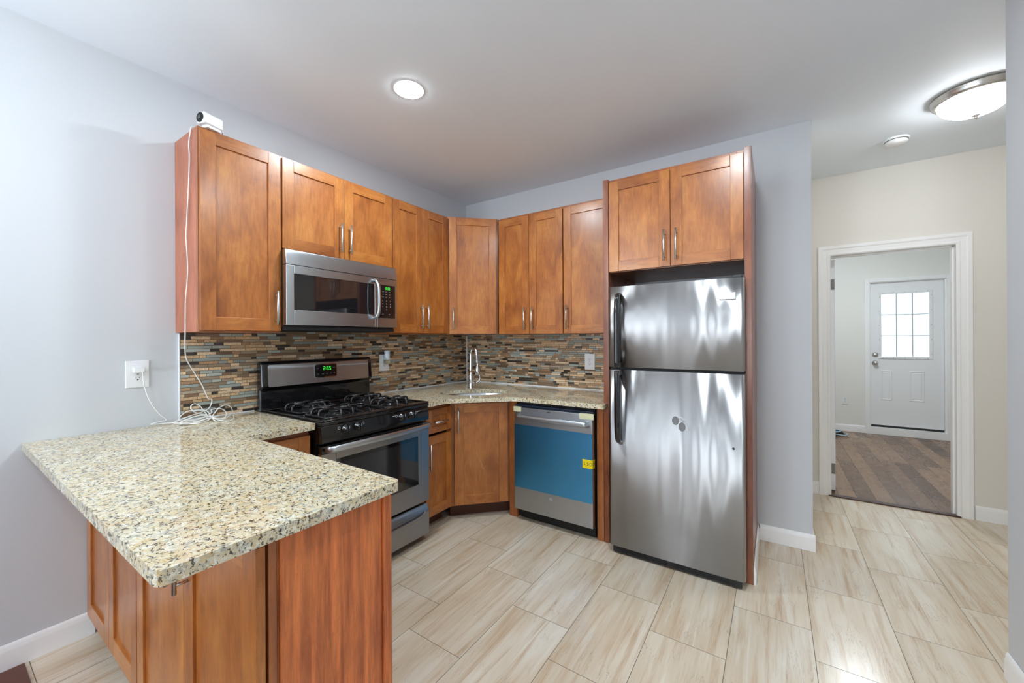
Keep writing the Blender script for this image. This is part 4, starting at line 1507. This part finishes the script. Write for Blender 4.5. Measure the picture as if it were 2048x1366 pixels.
# white cable: camera -> down the cabinet side -> coil on the counter -> charger
yc = -2.3625
zc_ = ZC + 0.004
pts = [(0.285, -2.238, UZ1 + 0.018), (0.255, -2.250, UZ1 + 0.004), (0.250, -2.335, UZ1 + 0.006), (0.250, yc + 0.004, UZ1 + 0.002), (0.246, yc, UZ1 - 0.03),
       (0.228, yc, 2.30), (0.237, yc, 2.24), (0.228, yc, 2.14), (0.214, yc, 2.03), (0.198, yc, 1.93), (0.189, yc, 1.85), (0.205, yc, 1.74), (0.206, yc, 1.66), (0.178, yc, 1.54),
       (0.172, yc, 1.40), (0.160, -2.360, 1.33), (0.125, -2.345, 1.25), (0.090, -2.300, 1.17), (0.075, -2.262, 1.10), (0.068, -2.235, 1.03), (0.070, -2.225, 0.985), (0.085, -2.245, 0.945)]
pts = pts[:-2]
pts += [(0.055, -2.212, 1.017), (0.06, -2.225, 0.976), (0.07, -2.262, 0.959), (0.1, -2.329, 0.949), (0.12, -2.394, 0.931), (0.128, -2.365, 0.92), (0.176, -2.316, 0.92), (0.117, -2.248, 0.92), (0.1, -2.216, 0.949), (0.1, -2.193, 0.975), (0.09, -2.155, 0.983), (0.08, -2.127, 0.958), (0.08, -2.127, 0.929), (0.141, -2.18, 0.92), (0.192, -2.241, 0.92), (0.1, -2.229, 0.93), (0.08, -2.245, 0.963), (0.07, -2.281, 0.971), (0.07, -2.324, 0.971), (0.08, -2.355, 0.954), (0.09, -2.367, 0.937), (0.1, -2.348, 0.929), (0.11, -2.304, 0.928), (0.11, -2.26, 0.939), (0.1, -2.229, 0.954), (0.08, -2.222, 0.966), (0.08, -2.181, 0.966), (0.08, -2.154, 0.94), (0.118, -2.176, 0.92), (0.123, -2.209, 0.92), (0.11, -2.245, 0.936), (0.12, -2.288, 0.95), (0.13, -2.338, 0.942), (0.13, -2.375, 0.926), (0.157, -2.347, 0.92), (0.129, -2.291, 0.92), (0.1, -2.247, 0.932), (0.06, -2.253, 0.965), (0.05, -2.265, 0.99), (0.05, -2.287, 1.005), (0.05, -2.304, 0.993), (0.06, -2.3, 0.97), (0.07, -2.276, 0.952), (0.09, -2.238, 0.939), (0.158, -2.222, 0.92), (0.244, -2.208, 0.92), (0.195, -2.163, 0.92), (0.09, -2.125, 0.921), (0.09, -2.155, 0.929), (0.1, -2.211, 0.93), (0.12, -2.273, 0.924), (0.13, -2.338, 0.922), (0.13, -2.401, 0.932)]
pts += [(0.075, -2.36, zc_ + 0.004), (0.040, -2.41, zc_ + 0.003), (0.030, -2.46, zc_ + 0.006), (0.028, -2.43, zc_ + 0.012), (0.032, -2.40, zc_ + 0.02), (0.032, -2.43, 0.975), (0.034, -2.465, 1.045), (0.036, -2.485, 1.12), (0.040, -2.490, 1.165), (0.041, -2.492, 1.187)]
m = MB().tube(smooth_path(pts, 7), 0.0026, 8)
tag(m.build('power_cable', 'rubber'), 'white cable hanging down the cabinet side to a tangle on the counter', 'cable')

# cable coil in the far room
r = thing('cable_coil', 'coil of black and pale cable on the dark wood floor beyond the doorway', 'cable', (3.30, 3.93, 0))
for mat, rad, zz, cx_, cy_, ph in (('cable_blk', 0.11, 0.012, 0, -0.02, 0), ('cable_blue', 0.12, 0.024, 0.02, -0.03, 1), ('cable_blk', 0.095, 0.034, 0.0, 0.01, 2), ('cable_blue', 0.085, 0.046, -0.01, 0.02, 0.5)):
    pp = [(cx_ + rad * math.cos(2 * PI * i / 26 + ph), cy_ + rad * 0.9 * math.sin(2 * PI * i / 26 + ph), zz + 0.006 * math.sin(i * 0.9 + ph)) for i in range(26)]
    MB().tube(pp, 0.0075, 8, closed=True).build('cable_loop', mat, r)


# ================================================================== CEILING LIGHTS
def downlight(x, y, label):
    r = thing('recessed_light', label, 'ceiling light', (x, y, H), 0, 'recessed ceiling lights')
    m = MB().lathe([(0.0780, -0.0020), (0.081, -0.0022), (0.084, -0.0005), (0.0780, -0.0005)], (0, 0, 0), 'z', 40)
    m.build('trim_ring', 'plastic', r)
    MB().lathe([(0.0, -0.0062), (0.04, -0.0059), (0.066, -0.0046), (0.0770, -0.0024), (0.0775, -0.0012), (0.0, -0.001)], (0, 0, 0), 'z', 40).build('diffuser', 'spot', r)
    return r


downlight(0.960, -1.614, 'round lit recessed ceiling light above the stove')
downlight(2.40, -1.614, 'round lit recessed ceiling light in front of the refrigerator, just out of frame')

pl = thing('fill_globe', 'added white glass globe light behind the camera, brightening the ceiling and left wall', 'pendant light', (0.95, -3.45, H))  # added lamp out of view, lifts ceiling and upper left wall
MB().lathe([(0.055, 0.0), (0.055, -0.012), (0.03, -0.025), (0.0, -0.025)], (0, 0, 0), 'z', 28).build('canopy', 'nickel', pl)
MB().tube([(0, 0, -0.02), (0, 0, -0.36)], 0.006, 10).build('stem', 'nickel', pl)
MB().lathe([(0.0, -0.355)] + [(0.13 * math.sin(PI * i / 16), -0.485 + 0.13 * math.cos(PI * i / 16)) for i in range(1, 16)] + [(0.0, -0.615)], (0, 0, 0), 'z', 36).build('glass_globe', 'globe', pl)

hl = thing('flush_mount_light', 'frosted dome ceiling light with a nickel rim in the hallway', 'ceiling light', (3.555, 0.167, H))
MB().lathe([(0.178, 0.0), (0.178, -0.012), (0.170, -0.020), (0.172, -0.030), (0.160, -0.042), (0.150, -0.040), (0.0, -0.012)], (0, 0, 0), 'z', 56).build('rim', 'nickel', hl)
MB().lathe([(0.152, -0.040), (0.148, -0.056), (0.128, -0.082), (0.095, -0.105), (0.05, -0.122), (0.012, -0.127), (0.0, -0.127)], (0, 0, 0), 'z', 56).build('glass_dome', 'dome', hl)
MB().lathe([(0.0, -0.122), (0.017, -0.124), (0.017, -0.130), (0.007, -0.136), (0.008, -0.144), (0.004, -0.150), (0.0, -0.151)], (0, 0, 0), 'z', 20).build('finial', 'nickel', hl)

sd_ = thing('smoke_detector', 'small round white smoke detector on the hallway ceiling', 'smoke detector', (3.318, 0.63, H))
MB().lathe([(0.069, -0.0003), (0.069, -0.010), (0.066, -0.013), (0.0, -0.013)], (0, 0, 0), 'z', 36).build('mounting_base', 'plastic', sd_)
m = MB().lathe([(0.060, -0.015), (0.061, -0.022), (0.055, -0.034), (0.04, -0.040), (0.0, -0.041)], (0, 0, 0), 'z', 36)
m.build('detector_cover', 'plastic', sd_)
MB().lathe([(0.062, -0.0125), (0.062, -0.0155), (0.0, -0.0155)], (0, 0, 0), 'z', 36).build('vent_gap', 'matte', sd_)

# ceiling lamp added out of sight to brighten the far room
fl = thing('far_fill_light', 'added round ceiling light brightening the room beyond the doorway, hidden above the opening', 'ceiling light', (3.4, 2.7, H))
MB().lathe([(0.16, 0.0), (0.16, -0.02), (0.15, -0.03), (0.0, -0.03)], (0, 0, 0), 'z', 40).build('fixture_pan', 'plastic', fl)
MB().lathe([(0.145, -0.0305), (0.14, -0.06), (0.08, -0.085), (0.0, -0.09)], (0, 0, 0), 'z', 40).build('glass_shade', 'fill_dome_far', fl)
